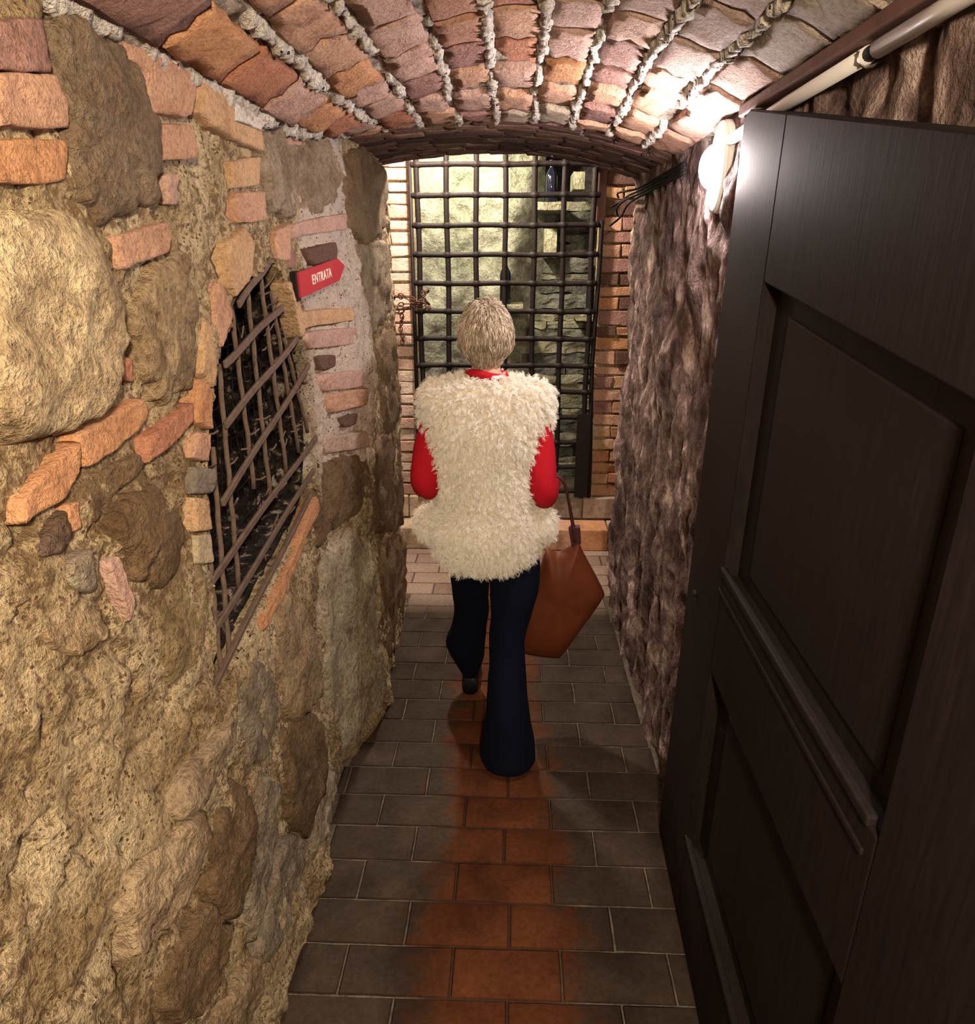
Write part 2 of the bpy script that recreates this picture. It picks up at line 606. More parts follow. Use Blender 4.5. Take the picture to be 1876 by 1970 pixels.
# ------------------------------------------------------------------ floor
floor = mesh_obj('floor', *g_box(-1.5, 1.5, -0.9, 4.4, -0.08, -0.003), M['grout'])
tag(floor, 'floor of worn tiles, orange down the middle of the passage', 'floor', kind='structure')


def make_tile_mesh(seed):
    r = np.random.default_rng(seed)
    nx, ny = 6, 4
    v, f = [], []
    for j in range(ny + 1):
        for i in range(nx + 1):
            a = (-0.5, -0.484, -0.2, 0.0, 0.2, 0.484, 0.5)[i]
            c = (-0.5, -0.47, 0.0, 0.47, 0.5)[j]
            edge = max(abs(a), abs(c)) > 0.49
            z = (-0.0022 if edge else 0.0) + r.normal() * 0.0005
            v.append((a + (r.normal() * 0.003 if edge else 0), c + (r.normal() * 0.006 if edge else 0), z))
    for j in range(ny):
        for i in range(nx):
            q = j * (nx + 1) + i
            f.append((q, q + 1, q + nx + 2, q + nx + 1))
    rim = [i for i in range(nx)] + [j * (nx + 1) + nx for j in range(ny)] + [ny * (nx + 1) + nx - i for i in range(nx)] + [(ny - j) * (nx + 1) for j in range(ny)]
    base = len(v)
    for q in rim:
        v.append((v[q][0], v[q][1], -0.012))
    for k in range(len(rim)):
        k2 = (k + 1) % len(rim)
        f.append((rim[k2], rim[k], base + k, base + k2))
    me = bpy.data.meshes.new('tile')
    me.from_pydata(v, [], f)
    me.update()
    me.shade_smooth()
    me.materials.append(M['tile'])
    return me


tile_meshes = [make_tile_mesh(s) for s in range(6)]


def add_tile(x0, x1, y0, y1, z):
    o = bpy.data.objects.new('tile', random.choice(tile_meshes))
    COL.objects.link(o)
    o.parent = floor
    gap = 0.005
    o.scale = (x1 - x0 - gap, y1 - y0 - gap, 1)
    o.location = ((x0 + x1) / 2, (y0 + y1) / 2, z + random.uniform(-0.0005, 0.0008))
    o.rotation_euler = (random.uniform(-0.004, 0.004), random.uniform(-0.0025, 0.0025), random.uniform(-0.006, 0.006))


PITCH_Y = 0.1475
row0 = 1.92 - PITCH_Y * 8
for r in range(25):
    y0 = row0 + r * PITCH_Y
    ym = y0 + PITCH_Y / 2
    if ym < 0.95:
        continue
    if ym < 3.62:
        lo = float(XL(ym, 0.02)) + 0.012
        hi = float(XR(ym, 0)) - 0.012
    else:
        lo, hi = -1.1, 1.1
    shift = 0.145 if r % 2 == 0 else 0.0
    joints = [x for x in np.arange(-1.45, 1.5, 0.29) + shift + random.uniform(-0.012, 0.012) if lo + 0.03 < x < hi - 0.03]
    xs = [lo] + joints + [hi]
    for a, c in zip(xs[:-1], xs[1:]):
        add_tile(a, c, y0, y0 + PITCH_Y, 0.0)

# steps in the chamber up to the grille
step_mat = rocky('orange_step_brick', [(0.3, (0.7, 0.62, 0.55)), (0.55, (1, 1, 1)), (0.75, (1.05, 1.1, 1.1))], 14, 80, 0.7, 0.006, objcol=True, speck=0.35)
for (y0, y1, z1, nm) in ((4.36, 4.6, 0.145, 'trim_1'), (4.56, 5.1, 0.295, 'trim_2')):
    cc = None
    st = mesh_obj(nm, *g_box(-1.2, 1.2, y0 + 0.012, y1, -0.05, z1 - 0.012), M['grout'])
    tag(st, 'lower brick step before the iron grille' if nm == 'trim_1' else 'upper brick step carrying the iron grille', 'step', kind='structure')
    x = -1.2
    while x < 1.2:
        w = random.uniform(0.2, 0.27)
        v, f = g_box(x + 0.004, min(x + w, 1.2) - 0.004, y0, y0 + (0.195 if nm == 'trim_1' else 0.11), z1 - 0.15 + 0.008, z1)
        o = mesh_obj('brick', v, f, step_mat, st, False)
        bevel(o, 0.006, 2)
        cc = random.choice([BR['tan'], BR['salmon'], BR['pink'], BR['orange'], BR['buff']]) if nm == 'trim_1' and x > -0.35 else random.choice([BR['grey'], BR['buff'], (0.42, 0.33, 0.27)])
        o.color = (*cc, 1)
        x += w


# ------------------------------------------------------------------ left wall: mortar body
# window opening outline (photo pixels turned into points of the wall)
WIN_PX = [(510, 505), (470, 545), (440, 610), (418, 690), (403, 800), (400, 900), (397, 1000), (400, 1100), (405, 1220), (413, 1335), (470, 1225), (540, 1085), (585, 1000), (604, 950), (607, 850), (598, 740), (585, 680), (562, 615), (545, 555), (528, 508)]
WIN = [on_left(*q) for q in WIN_PX]
WIN2 = np.array([(q[1], q[2]) for q in WIN])


def in_poly(y, z, poly):
    y = np.asarray(y)
    z = np.asarray(z)
    c = np.zeros(y.shape, bool)
    n = len(poly)
    j = n - 1
    for i in range(n):
        yi, zi = poly[i]
        yj, zj = poly[j]
        cond = ((zi > z) != (zj > z)) & (y < (yj - yi) * (z - zi) / (zj - zi + 1e-12) + yi)
        c ^= cond
        j = i
    return c


ys = np.concatenate([np.arange(-0.8, 0.4, 0.03), np.arange(0.4, 3.6, 0.0095), [3.6]])
zs = np.arange(-0.05, 2.36, 0.0095)
GY, GZ = np.meshgrid(ys, zs, indexing='ij')
P3 = np.stack([np.zeros_like(GY), GY, GZ], -1)
big = fbm(P3, 4.2, 3, 5)
med = fbm(P3, 17, 3, 9)
fin = fbm(P3, 55, 3, 21)
ridge = 1 - np.abs(fbm(P3 * np.array([1, 1.0, 0.45]), 9, 3, 33))
low = np.clip((1.02 - GZ) / 0.12, 0, 1) * np.clip((2.3 - GY) / 0.2, 0, 1)
disp = 0.012 * big + 0.008 * med + 0.005 * fin + low * (0.020 * (ridge - 0.75)) + np.clip((0.25 - GZ) / 0.25, 0, 1) * 0.02
pock = np.clip(fbm(P3, 34, 2, 77) - 0.42, 0, 1) * 0.03
disp = disp - pock
GX = XL(GY, GZ) + disp
nyv, nzv = GY.shape
idx = np.arange(nyv * nzv).reshape(nyv, nzv)
cy = 0.25 * (GY[:-1, :-1] + GY[1:, :-1] + GY[:-1, 1:] + GY[1:, 1:])
cz = 0.25 * (GZ[:-1, :-1] + GZ[1:, :-1] + GZ[:-1, 1:] + GZ[1:, 1:])
hole = in_poly(cy, cz, WIN2)
quads = np.stack([idx[:-1, :-1], idx[:-1, 1:], idx[1:, 1:], idx[1:, :-1]], -1)[~hole]
# orientation so that the normal looks to +x
quads = quads[:, ::-1]
verts = np.stack([GX, GY, GZ], -1).reshape(-1, 3)
wl = MB()
wl.v = [tuple(v) for v in verts]
wl.f = [tuple(q) for q in quads]
# far end of the pier turns away to the left
nzz = nzv
end = idx[-1, :]
base = len(wl.v)
for k in range(nzz):
    wl.v.append((-1.4, 3.62, float(zs[k])))
for k in range(nzz - 1):
    wl.f.append((int(end[k]), base + k, base + k + 1, int(end[k + 1])))
# reveals of the window opening run back into the wall
n = len(WIN)
dens = []
for i in range(n):
    a, c = np.array(WIN[i]), np.array(WIN[(i + 1) % n])
    for s in range(8):
        dens.append(a + (c - a) * s / 8)
dens = np.array(dens)
rings = []
for k, dx in enumerate((0.004, -0.02, -0.035)):
    q = dens.copy()
    q[:, 0] = XL(q[:, 1], q[:, 2]) + dx
    if k:
        q[:, 1:] += 0.008 * np.stack([fbm(q, 30, 2, 3), fbm(q, 30, 2, 8)], -1)
    else:
        q[:, 1:] += (q[:, 1:] - q[:, 1:].mean(0)) * 0.03
    rings.append(q)
base = len(wl.v)
nd = len(dens)
for q in rings:
    wl.v.extend([tuple(v) for v in q])
for k in range(len(rings) - 1):
    for i in range(nd):
        j = (i + 1) % nd
        wl.f.append((base + k * nd + i, base + k * nd + j, base + (k + 1) * nd + j, base + (k + 1) * nd + i))
wall_left = wl.build('wall_left', M['mortar_left'])
tag(wall_left, 'left rubble wall of cream mortar with set stones and bricks', 'wall', kind='structure')
# lining of the opening, deeper in; recess shade put into its dark colour
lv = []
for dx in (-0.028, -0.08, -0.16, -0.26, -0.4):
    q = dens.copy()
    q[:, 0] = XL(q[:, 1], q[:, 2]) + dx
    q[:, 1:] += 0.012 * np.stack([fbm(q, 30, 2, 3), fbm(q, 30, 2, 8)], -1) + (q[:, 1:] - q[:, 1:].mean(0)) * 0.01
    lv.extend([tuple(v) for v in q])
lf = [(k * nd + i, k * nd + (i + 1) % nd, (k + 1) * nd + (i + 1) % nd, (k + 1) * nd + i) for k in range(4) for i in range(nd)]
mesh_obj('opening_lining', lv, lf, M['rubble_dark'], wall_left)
# rubble filling deep inside the opening
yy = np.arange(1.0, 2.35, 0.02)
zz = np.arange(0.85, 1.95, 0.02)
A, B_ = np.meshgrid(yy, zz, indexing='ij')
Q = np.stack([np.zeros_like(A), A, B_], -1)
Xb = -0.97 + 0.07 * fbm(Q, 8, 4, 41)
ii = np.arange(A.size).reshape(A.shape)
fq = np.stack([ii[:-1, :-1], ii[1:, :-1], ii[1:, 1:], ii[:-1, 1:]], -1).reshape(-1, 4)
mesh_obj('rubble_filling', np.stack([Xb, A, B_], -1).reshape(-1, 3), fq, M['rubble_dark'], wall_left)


# ------------------------------------------------------------------ stones and bricks set in the left wall
def smooth_closed(poly, per=4, tension=0.5):
    P = np.asarray(poly, float)
    n = len(P)
    out = []
    for i in range(n):
        p0, p1, p2, p3 = P[i - 1], P[i], P[(i + 1) % n], P[(i + 2) % n]
        for s in range(per):
            t = s / per
            lin = p1 + (p2 - p1) * t
            cr = 0.5 * ((2 * p1) + (-p0 + p2) * t + (2 * p0 - 5 * p1 + 4 * p2 - p3) * t * t + (-p0 + 3 * p1 - 3 * p2 + p3) * t ** 3)
            out.append(lin * (1 - tension) + cr * tension)
    return np.array(out)


def left_piece(name, px, col, proud=0.012, dome=False, mat='brick', seed=0, rough=0.004):
    W = np.array([on_left(*q) for q in px])
    P = smooth_closed(W[:, 1:], 8, 0.8 if dome else 0.25)
    jit = fbm(np.stack([np.full(len(P), seed * 3.7), P[:, 0], P[:, 1]], -1), 38, 3, seed)
    c = P.mean(0)
    d = P - c
    P = c + d * (1 + (0.10 if dome else 0.06) * jit)[:, None]
    if dome:
        prof = [(1.06, -0.03), (1.0, 0.0), (0.97, 0.45), (0.93, 0.65), (0.86, 0.78), (0.77, 0.87), (0.66, 0.94), (0.54, 0.98), (0.42, 1.0), (0.28, 1.0), (0.14, 1.0), (0.05, 1.0)]
    else:
        prof = [(1.03, -0.03), (1.0, 0.2), (0.97, 0.85), (0.9, 1.0), (0.75, 1.0), (0.56, 1.0), (0.36, 1.0), (0.12, 1.0)]
    v, f = [], []
    n = len(P)
    for k, (s, h) in enumerate(prof):
        q = c + (P - c) * s
        x = XL(q[:, 0], q[:, 1])
        nz = fbm(np.stack([x, q[:, 0], q[:, 1]], -1), 28, 3, seed + 5)
        nz2 = fbm(np.stack([x, q[:, 0], q[:, 1]], -1), 8, 2, seed + 55)
        off = (h * proud if h > 0 else h) + (0.006 if k else 0) + (rough * nz + rough * 1.2 * nz2 if k else 0)
        for a, e in zip(q, x + off):
            v.append((e, a[0], a[1]))
    for k in range(len(prof) - 1):
        for i in range(n):
            j = (i + 1) % n
            f.append((k * n + i, k * n + j, (k + 1) * n + j, (k + 1) * n + i))
    f.append(tuple((len(prof) - 1) * n + i for i in range(n)))
    # face winding: make the outer face look to +x
    area = 0.5 * np.sum(P[:, 0] * np.roll(P[:, 1], -1) - np.roll(P[:, 0], -1) * P[:, 1])
    if area < 0:
        f = [tuple(reversed(q)) for q in f]
    o = mesh_obj(name, v, f, M[mat], wall_left, True)
    o.color = (*col, 1)
    return o


S_DARK = (0.25, 0.19, 0.14)
S_CREAM = (0.66, 0.54, 0.37)
S_TAN = (0.46, 0.35, 0.23)
S_BROWN = (0.24, 0.165, 0.10)
S_GREY = (0.36, 0.31, 0.25)
S_PALE = (0.60, 0.54, 0.42)
PIECES = [
    # bricks
    ('brick', [(-40, 40), (50, 36), (63, 138), (-40, 134)], BR['mauve'], 0.016, 0),
    ('brick', [(-45, 142), (76, 142), (102, 247), (-45, 243)], BR['salmon'], 0.018, 0),
    ('brick', [(-45, 270), (99, 269), (108, 345), (30, 356), (-45, 352)], BR['orange'], 0.016, 0),
    ('brick', [(205, 74), (270, 100), (320, 125), (357, 150), (355, 225), (272, 214), (258, 140), (225, 110)], BR['salmon'], 0.016, 0),
    ('brick', [(290, 241), (355, 241), (360, 304), (292, 308)], BR['salmon'], 0.012, 0),
    ('brick', [(300, 335), (328, 335), (322, 394), (305, 390)], BR['pink'], 0.012, 0),
    ('brick', [(364, 158), (425, 186), (425, 232), (486, 255), (488, 291), (430, 270), (380, 240), (363, 215)], BR['tan'], 0.02, 0),
    ('plaster_patch', [(428, 193), (460, 213), (488, 236), (486, 252), (450, 237), (428, 230)], (0.85, 0.78, 0.70), 0.02, 0),
    ('brick', [(433, 311), (485, 301), (486, 355), (436, 362)], BR['tan'], 0.012, 0),
    ('brick', [(441, 371), (494, 369), (497, 424), (446, 430)], BR['salmon'], 0.012, 0),
    ('brick', [(200, 456), (300, 425), (313, 450), (298, 486), (210, 518)], BR['salmon'], 0.014, 0),
    ('brick', [(223, 690), (240, 688), (246, 735), (225, 731)], BR['red'], 0.008, 0),
    ('brick', [(130, 836), (190, 801), (258, 762), (263, 800), (245, 830), (182, 880), (145, 900)], BR['orange'], 0.014, 0),
    ('brick', [(270, 840), (320, 800), (355, 775), (353, 810), (318, 850), (268, 890)], BR['red'], 0.012, 0),
    ('brick', [(128, 850), (130, 905), (100, 958), (20, 1008), (14, 965), (60, 908)], BR['orange'], 0.014, 0),
    ('brick', [(118, 970), (140, 965), (138, 1015), (118, 1025)], BR['orange'], 0.008, 0),
    ('brick', [(194, 1080), (216, 1068), (232, 1120), (242, 1165), (235, 1198), (220, 1168), (203, 1120)], BR['pink'], 0.010, 0),
    ('brick', [(425, 470), (460, 440), (480, 470), (470, 530), (442, 570), (428, 540)], BR['tan'], 0.012, 0),
    ('brick', [(405, 545), (424, 560), (432, 610), (412, 670), (398, 620)], BR['salmon'], 0.012, 0),
    ('brick', [(378, 610), (394, 630), (402, 690), (396, 745), (372, 715)], BR['tan'], 0.012, 0),
    ('brick', [(368, 728), (397, 752), (396, 826), (366, 812)], BR['orange'], 0.010, 0),
    ('brick', [(364, 832), (393, 836), (390, 888), (360, 880)], BR['salmon'], 0.012, 0),
    ('brick', [(360, 898), (394, 902), (394, 948), (358, 950)], BR['grey'], 0.014, 0),
    ('brick', [(355, 958), (388, 962), (391, 1018), (360, 1022)], BR['tan'], 0.014, 0),
    ('brick', [(366, 1030), (394, 1028), (396, 1080), (364, 1085)], BR['buff'], 0.010, 0),
    ('brick', [(525, 445), (548, 430), (552, 500), (530, 500)], BR['salmon'], 0.008, 0),
    ('brick', [(540, 545), (556, 540), (580, 640), (570, 650), (553, 590)], BR['tan'], 0.012, 0),
    ('brick', [(600, 960), (606, 975), (566, 1075), (500, 1210), (492, 1195), (550, 1080)], BR['orange'], 0.012, 0),
    # pier bricks
    ('brick', [(556, 431), (655, 411), (659, 440), (560, 457)], BR['pink'], 0.012, 0),
    ('brick', [(579, 480), (637, 465), (638, 500), (590, 511)], BR['dark'], 0.014, 0),
    ('brick', [(543, 483), (558, 480), (560, 511), (545, 516)], BR['mauve'], 0.008, 0),
    ('brick', [(572, 601), (672, 592), (673, 616), (580, 631)], BR['tan'], 0.010, 0),
    ('brick', [(580, 641), (680, 630), (679, 662), (588, 672)], BR['pink'], 0.010, 0),
    ('brick', [(603, 686), (635, 683), (636, 705), (611, 712)], BR['dark'], 0.010, 0),
    ('brick', [(612, 721), (690, 711), (691, 744), (615, 753)], BR['pink'], 0.012, 0),
    ('brick', [(625, 759), (695, 747), (697, 778), (630, 794)], BR['salmon'], 0.012, 0),
    ('brick', [(645, 804), (679, 795), (680, 815), (655, 821)], BR['dark'], 0.008, 0),
    ('brick', [(618, 842), (700, 828), (704, 860), (622, 872)], (0.58, 0.42, 0.34), 0.010, 0),
    # stones
    ('stone', [(92, 38), (150, 52), (195, 80), (235, 122), (262, 182), (284, 262), (285, 370), (245, 405), (205, 424), (172, 430), (140, 400), (124, 365), (106, 260), (85, 150)], S_DARK, 0.045, 1),
    ('stone', [(-60, 430), (0, 400), (60, 395), (112, 420), (160, 465), (186, 540), (197, 640), (190, 740), (160, 792), (100, 832), (40, 846), (-60, 800)], S_CREAM, 0.06, 1),
    ('stone', [(300, 496), (330, 490), (352, 530), (366, 600), (368, 690), (345, 755), (290, 771), (262, 730), (245, 650), (240, 590), (268, 535)], S_TAN, 0.035, 1),
    ('stone', [(270, 934), (295, 950), (305, 985), (335, 1000), (336, 1080), (300, 1136), (268, 1126), (235, 1116), (230, 1080), (200, 1010), (225, 960)], S_BROWN, 0.03, 1),
    ('stone', [(110, 985), (119, 1010), (105, 1050), (62, 1076), (60, 1050), (85, 1010)], (0.17, 0.12, 0.10), 0.014, 1),
    ('stone', [(170, 930), (215, 890), (255, 875), (255, 905), (215, 950), (170, 1000)], S_BROWN, 0.014, 1),
    ('stone', [(110, 1080), (150, 1055), (166, 1080), (172, 1140), (125, 1130), (106, 1105)], S_GREY, 0.018, 1),
    ('stone', [(60, 1170), (120, 1150), (180, 1170), (185, 1220), (130, 1260), (75, 1240)], S_TAN, 0.015, 1),
    ('stone', [(310, 1100), (380, 1060), (392, 1150), (388, 1300), (330, 1320), (290, 1230)], (0.40, 0.31, 0.18), 0.012, 1),
    ('stone', [(611, 902), (705, 880), (711, 960), (640, 1020), (608, 1044)], S_BROWN, 0.016, 1),
    ('stone', [(622, 1062), (695, 1030), (712, 1080), (722, 1180), (733, 1280), (737, 1345), (690, 1412), (655, 1440), (632, 1350), (620, 1200)], S_PALE, 0.035, 1),
    ('stone', [(655, 1440), (690, 1416), (738, 1352), (742, 1392), (700, 1448), (656, 1470)], (0.30, 0.23, 0.12), 0.03, 1),
    ('stone', [(500, 250), (560, 255), (620, 262), (645, 300), (650, 360), (620, 400), (560, 415), (512, 395), (497, 320)], (0.40, 0.32, 0.24), 0.022, 1),
    ('stone', [(528, 1170), (560, 1140), (590, 1200), (606, 1330), (565, 1385), (532, 1300)], S_TAN, 0.03, 1),
    ('stone', [(545, 1400), (602, 1375), (618, 1480), (585, 1600), (548, 1560)], S_BROWN, 0.025, 1),
    ('stone', [(445, 1500), (482, 1560), (487, 1640), (440, 1770), (392, 1725), (402, 1610)], S_BROWN, 0.03, 1),
    ('stone', [(340, 1500), (398, 1425), (432, 1375), (442, 1420), (385, 1530), (332, 1575)], (0.46, 0.36, 0.26), 0.028, 1),
    ('stone', [(492, 1490), (525, 1530), (512, 1680), (472, 1800), (468, 1660)], S_GREY, 0.026, 1),
    ('stone', [(450, 1330), (492, 1270), (522, 1330), (515, 1440), (470, 1470)], S_GREY, 0.026, 1),
    ('stone', [(250, 1700), (320, 1600), (375, 1560), (385, 1620), (330, 1760), (262, 1830)], (0.48, 0.37, 0.26), 0.028, 1),
    ('stone', [(385, 1745), (432, 1785), (420, 1880), (350, 1970), (318, 1900)], S_BROWN, 0.026, 1),
    ('stone', [(540, 1620), (580, 1618), (560, 1740), (510, 1850), (490, 1820)], S_GREY, 0.024, 1),
    ('stone', [(470, 1850), (500, 1860), (470, 1980), (400, 2060), (400, 1970)], S_TAN, 0.024, 1),
    ('stone', [(612, 1500), (640, 1485), (632, 1570), (600, 1650), (595, 1600)], S_PALE, 0.018, 1),
    # dark reveal of the pier
    ('stone', [(662, 300), (700, 285), (735, 330), (738, 430), (700, 470), (668, 430)], S_BROWN, 0.02, 1),
    ('stone', [(690, 480), (740, 470), (746, 600), (712, 640), (700, 560)], (0.34, 0.27, 0.20), 0.02, 1),
    ('stone', [(722, 660), (756, 640), (764, 800), (735, 830)], S_BROWN, 0.02, 1),
    ('stone', [(720, 860), (766, 840), (772, 1000), (728, 1020)], (0.20, 0.13, 0.08), 0.02, 1),
    ('stone', [(728, 1050), (774, 1030), (780, 1120), (760, 1240), (738, 1260)], (0.30, 0.20, 0.12), 0.02, 1),
]
for i, (nm, px, col, proud, dome) in enumerate(PIECES):
    left_piece(nm, px, col, proud * (0.62 if dome else 1.0), bool(dome), 'stone' if dome else 'brick', i, 0.009 if dome else 0.0045)

# ------------------------------------------------------------------ right wall
ys = np.concatenate([np.arange(-0.8, 0.7, 0.04), np.arange(0.7, 3.6, 0.0125), [3.6]])
zs = np.arange(-0.05, 2.36, 0.0125)
GY, GZ = np.meshgrid(ys, zs, indexing='ij')
P3 = np.stack([np.full_like(GY, 4.0), GY, GZ * 0.55], -1)
disp = 0.020 * fbm(P3, 5, 3, 101) + 0.012 * fbm(P3, 15, 3, 102) + 0.006 * fbm(P3, 48, 3, 103)
disp = disp - 0.03 * np.clip(fbm(P3, 7, 2, 104) - 0.35, 0, 1)
GX = XR(GY, GZ) - disp
idx = np.arange(GY.size).reshape(GY.shape)
quads = np.stack([idx[:-1, :-1], idx[:-1, 1:], idx[1:, 1:], idx[1:, :-1]], -1).reshape(-1, 4)
wr = MB()
wr.v = [tuple(v) for v in np.stack([GX, GY, GZ], -1).reshape(-1, 3)]
wr.f = [tuple(q) for q in quads]
base = len(wr.v)
for k in range(len(zs)):
    wr.v.append((1.4, 3.62, float(zs[k])))
for k in range(len(zs) - 1):
    wr.f.append((base + k, int(idx[-1, k]), int(idx[-1, k + 1]), base + k + 1))
wall_right = wr.build('wall_right', M['right_plaster'])
tag(wall_right, 'right wall of flaking dark brown plaster behind the open door', 'wall', kind='structure')

# ------------------------------------------------------------------ ceiling: vault bed, bricks, mortar ridges
xs = np.arange(-0.72, 0.73, 0.02)
ys = np.concatenate([np.arange(-0.8, 0.8, 0.05), np.arange(0.8, 3.61, 0.02)])
GXc, GYc = np.meshgrid(xs, ys, indexing='ij')
Q = np.stack([GXc, GYc, np.zeros_like(GXc)], -1)
GZc = ZC(GXc, GYc) + 0.006 + 0.007 * fbm(Q, 20, 3, 61)
idx = np.arange(GXc.size).reshape(GXc.shape)
quads = np.stack([idx[:-1, :-1], idx[:-1, 1:], idx[1:, 1:], idx[1:, :-1]], -1).reshape(-1, 4)
ce = MB()
ce.v = [tuple(v) for v in np.stack([GXc, GYc, GZc], -1).reshape(-1, 3)]
ce.f = [tuple(q) for q in quads]
base = len(ce.v)
for k in range(len(xs)):                                 # head wall above the arch, towards the chamber
    ce.v.append((float(xs[k]), 3.61, 3.0))
for k in range(len(xs) - 1):
    ce.f.append((int(idx[k, -1]), int(idx[k + 1, -1]), base + k + 1, base + k))
ceiling = ce.build('ceiling', M['vault_base'])
tag(ceiling, 'low brick barrel vault over the passage', 'ceiling', kind='structure')


def make_vault_brick(seed):
    r = np.random.default_rng(seed)
    xg = (-0.5, -0.46, -0.22, 0.02, 0.24, 0.46, 0.5)
    yg = (-0.5, -0.475, -0.36, -0.2, -0.05, 0.1, 0.22, 0.36, 0.475, 0.5)
    nx, ny = len(xg) - 1, len(yg) - 1
    v, f = [], []
    off = r.uniform(0, 50)
    for j in range(ny + 1):
        for i in range(nx + 1):
            a, c = xg[i], yg[j]
            ex, ey = abs(a) > 0.49, abs(c) > 0.49
            q = np.array([a * 3 + off, c * 5, 0.0])
            z = -0.008 - 0.0055 * float(fbm(q, 2.0, 3, seed))
            if ex or ey:
                z += 0.005
            if ex and ey:
                a *= 0.93
                c *= 0.97
            v.append((a + (r.normal() * 0.03 if ex else 0), c + (r.normal() * 0.012 if ey else 0), z))
    for j in range(ny):
        for i in range(nx):
            q = j * (nx + 1) + i
            f.append((q, q + nx + 1, q + nx + 2, q + 1))
    rim = [i for i in range(nx)] + [j * (nx + 1) + nx for j in range(ny)] + [ny * (nx + 1) + nx - i for i in range(nx)] + [(ny - j) * (nx + 1) for j in range(ny)]
    base = len(v)
    for q in rim:
        v.append((v[q][0], v[q][1], 0.03))
    for k in range(len(rim)):
        k2 = (k + 1) % len(rim)
        f.append((rim[k], rim[k2], base + k2, base + k))
    me = bpy.data.meshes.new('brick')
    me.from_pydata(v, [], f)
    me.update()
    me.shade_smooth()
    me.materials.append(M['brick'])
    return me


vault_meshes = [make_vault_brick(100 + s) for s in range(9)]


def vault_brick(x, y, wx, wy, col, jit=0.004):
    o = bpy.data.objects.new('brick', random.choice(vault_meshes))
    COL.objects.link(o)
    o.parent = ceiling
    slope = math.atan((float(ZC(x + 0.02, y)) - float(ZC(x - 0.02, y))) / 0.04)
    o.location = (x, y, float(ZC(x, y)) + random.uniform(-jit, jit))
    o.rotation_euler = (random.uniform(-0.015, 0.015), -slope + random.uniform(-0.03, 0.03), random.uniform(-0.012, 0.012))
    o.scale = (wx, wy, 1)
    o.color = (*col, 1)
    return o


def vault_colour(x, y):
    c = random.choice([BR['salmon'], BR['salmon'], BR['pink'], BR['pink'], BR['mauve'], BR['red'], BR['orange'], (0.52, 0.42, 0.33), (0.50, 0.27, 0.19)])
    c = np.array(c)
    if random.random() < 0.04 and y > 1.8 and -0.4 < x < 0.0:
        c = np.array((0.10, 0.08, 0.08))
    g = max(0.0, min(1.0, (x + 0.05) / 0.4)) * max(0.0, min(1.0, (2.1 - y) / 0.5))
    stone = np.array((0.44, 0.36, 0.33)) * random.uniform(0.8, 1.15)
    return tuple(c * (1 - 0.75 * g) + stone * 0.75 * g)


CW = 0.128
course_x = np.arange(-0.64, 0.56, CW)
for ci, cx in enumerate(course_x):
    y = 0.75 + (0.12 if ci % 2 else 0.0) + random.uniform(-0.02, 0.02)
    while y < 2.74:
        L = random.uniform(0.19, 0.25) if cx < 0.2 else random.uniform(0.15, 0.27)
        L = min(L, 2.78 - y)
        if L > 0.06:
            vault_brick(cx + random.uniform(-0.004, 0.004), y + L / 2, CW * random.uniform(0.80, 0.88), L - 0.010, vault_colour(cx, y))
        y += L
# lumpy mortar squeezed out of the long joints
for ci, cx in enumerate(course_x[:-1]):
    jx = cx + CW / 2
    yv = np.arange(0.75, 2.78, 0.007)
    q = np.stack([np.full_like(yv, jx), yv, np.zeros_like(yv)], -1)
    w = 0.012 + 0.008 * fbm(q, 50, 3, ci)
    w = np.clip(w, 0.002, 0.03)
    h = 0.011 + 0.011 * fbm(q, 60, 3, ci + 40)
    gone = fbm(q, 6, 2, ci + 90) > 0.42
    h = np.where(gone, -0.012, h)
    sh = 0.006 * fbm(q, 10, 2, ci + 70)
    v, f = [], []
    for k in range(len(yv)):
        z0 = float(ZC(jx, yv[k]))
        for (a, e) in ((-1.3, 0.02), (-0.8, -h[k] * (0.7 + 0.5 * random.random())), (0.0, -h[k]), (0.8, -h[k] * (0.5 + 0.5 * random.random())), (1.3, 0.02)):
            v.append((jx + sh[k] + a * w[k], yv[k], z0 + e))
    for k in range(len(yv) - 1):
        for t in range(4):
            f.append((k * 5 + t, (k + 1) * 5 + t, (k + 1) * 5 + t + 1, k * 5 + t + 1))
    mesh_obj('mortar_joint', v, f, M['vault_mortar'], ceiling)
# arch rings of header bricks at the far end
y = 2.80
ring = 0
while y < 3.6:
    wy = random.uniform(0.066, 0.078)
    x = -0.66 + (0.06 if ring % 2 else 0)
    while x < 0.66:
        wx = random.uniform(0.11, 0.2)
        cc = np.array(random.choice([BR['mauve'], BR['dark'], (0.30, 0.17, 0.12), (0.36, 0.22, 0.17)])) * (0.8 if ring < 3 else 0.42)  # shade of the unlit arch put into the brick colour, deeper past the first rings
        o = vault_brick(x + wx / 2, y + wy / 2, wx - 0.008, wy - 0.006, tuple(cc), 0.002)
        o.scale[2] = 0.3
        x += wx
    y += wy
    ring += 1

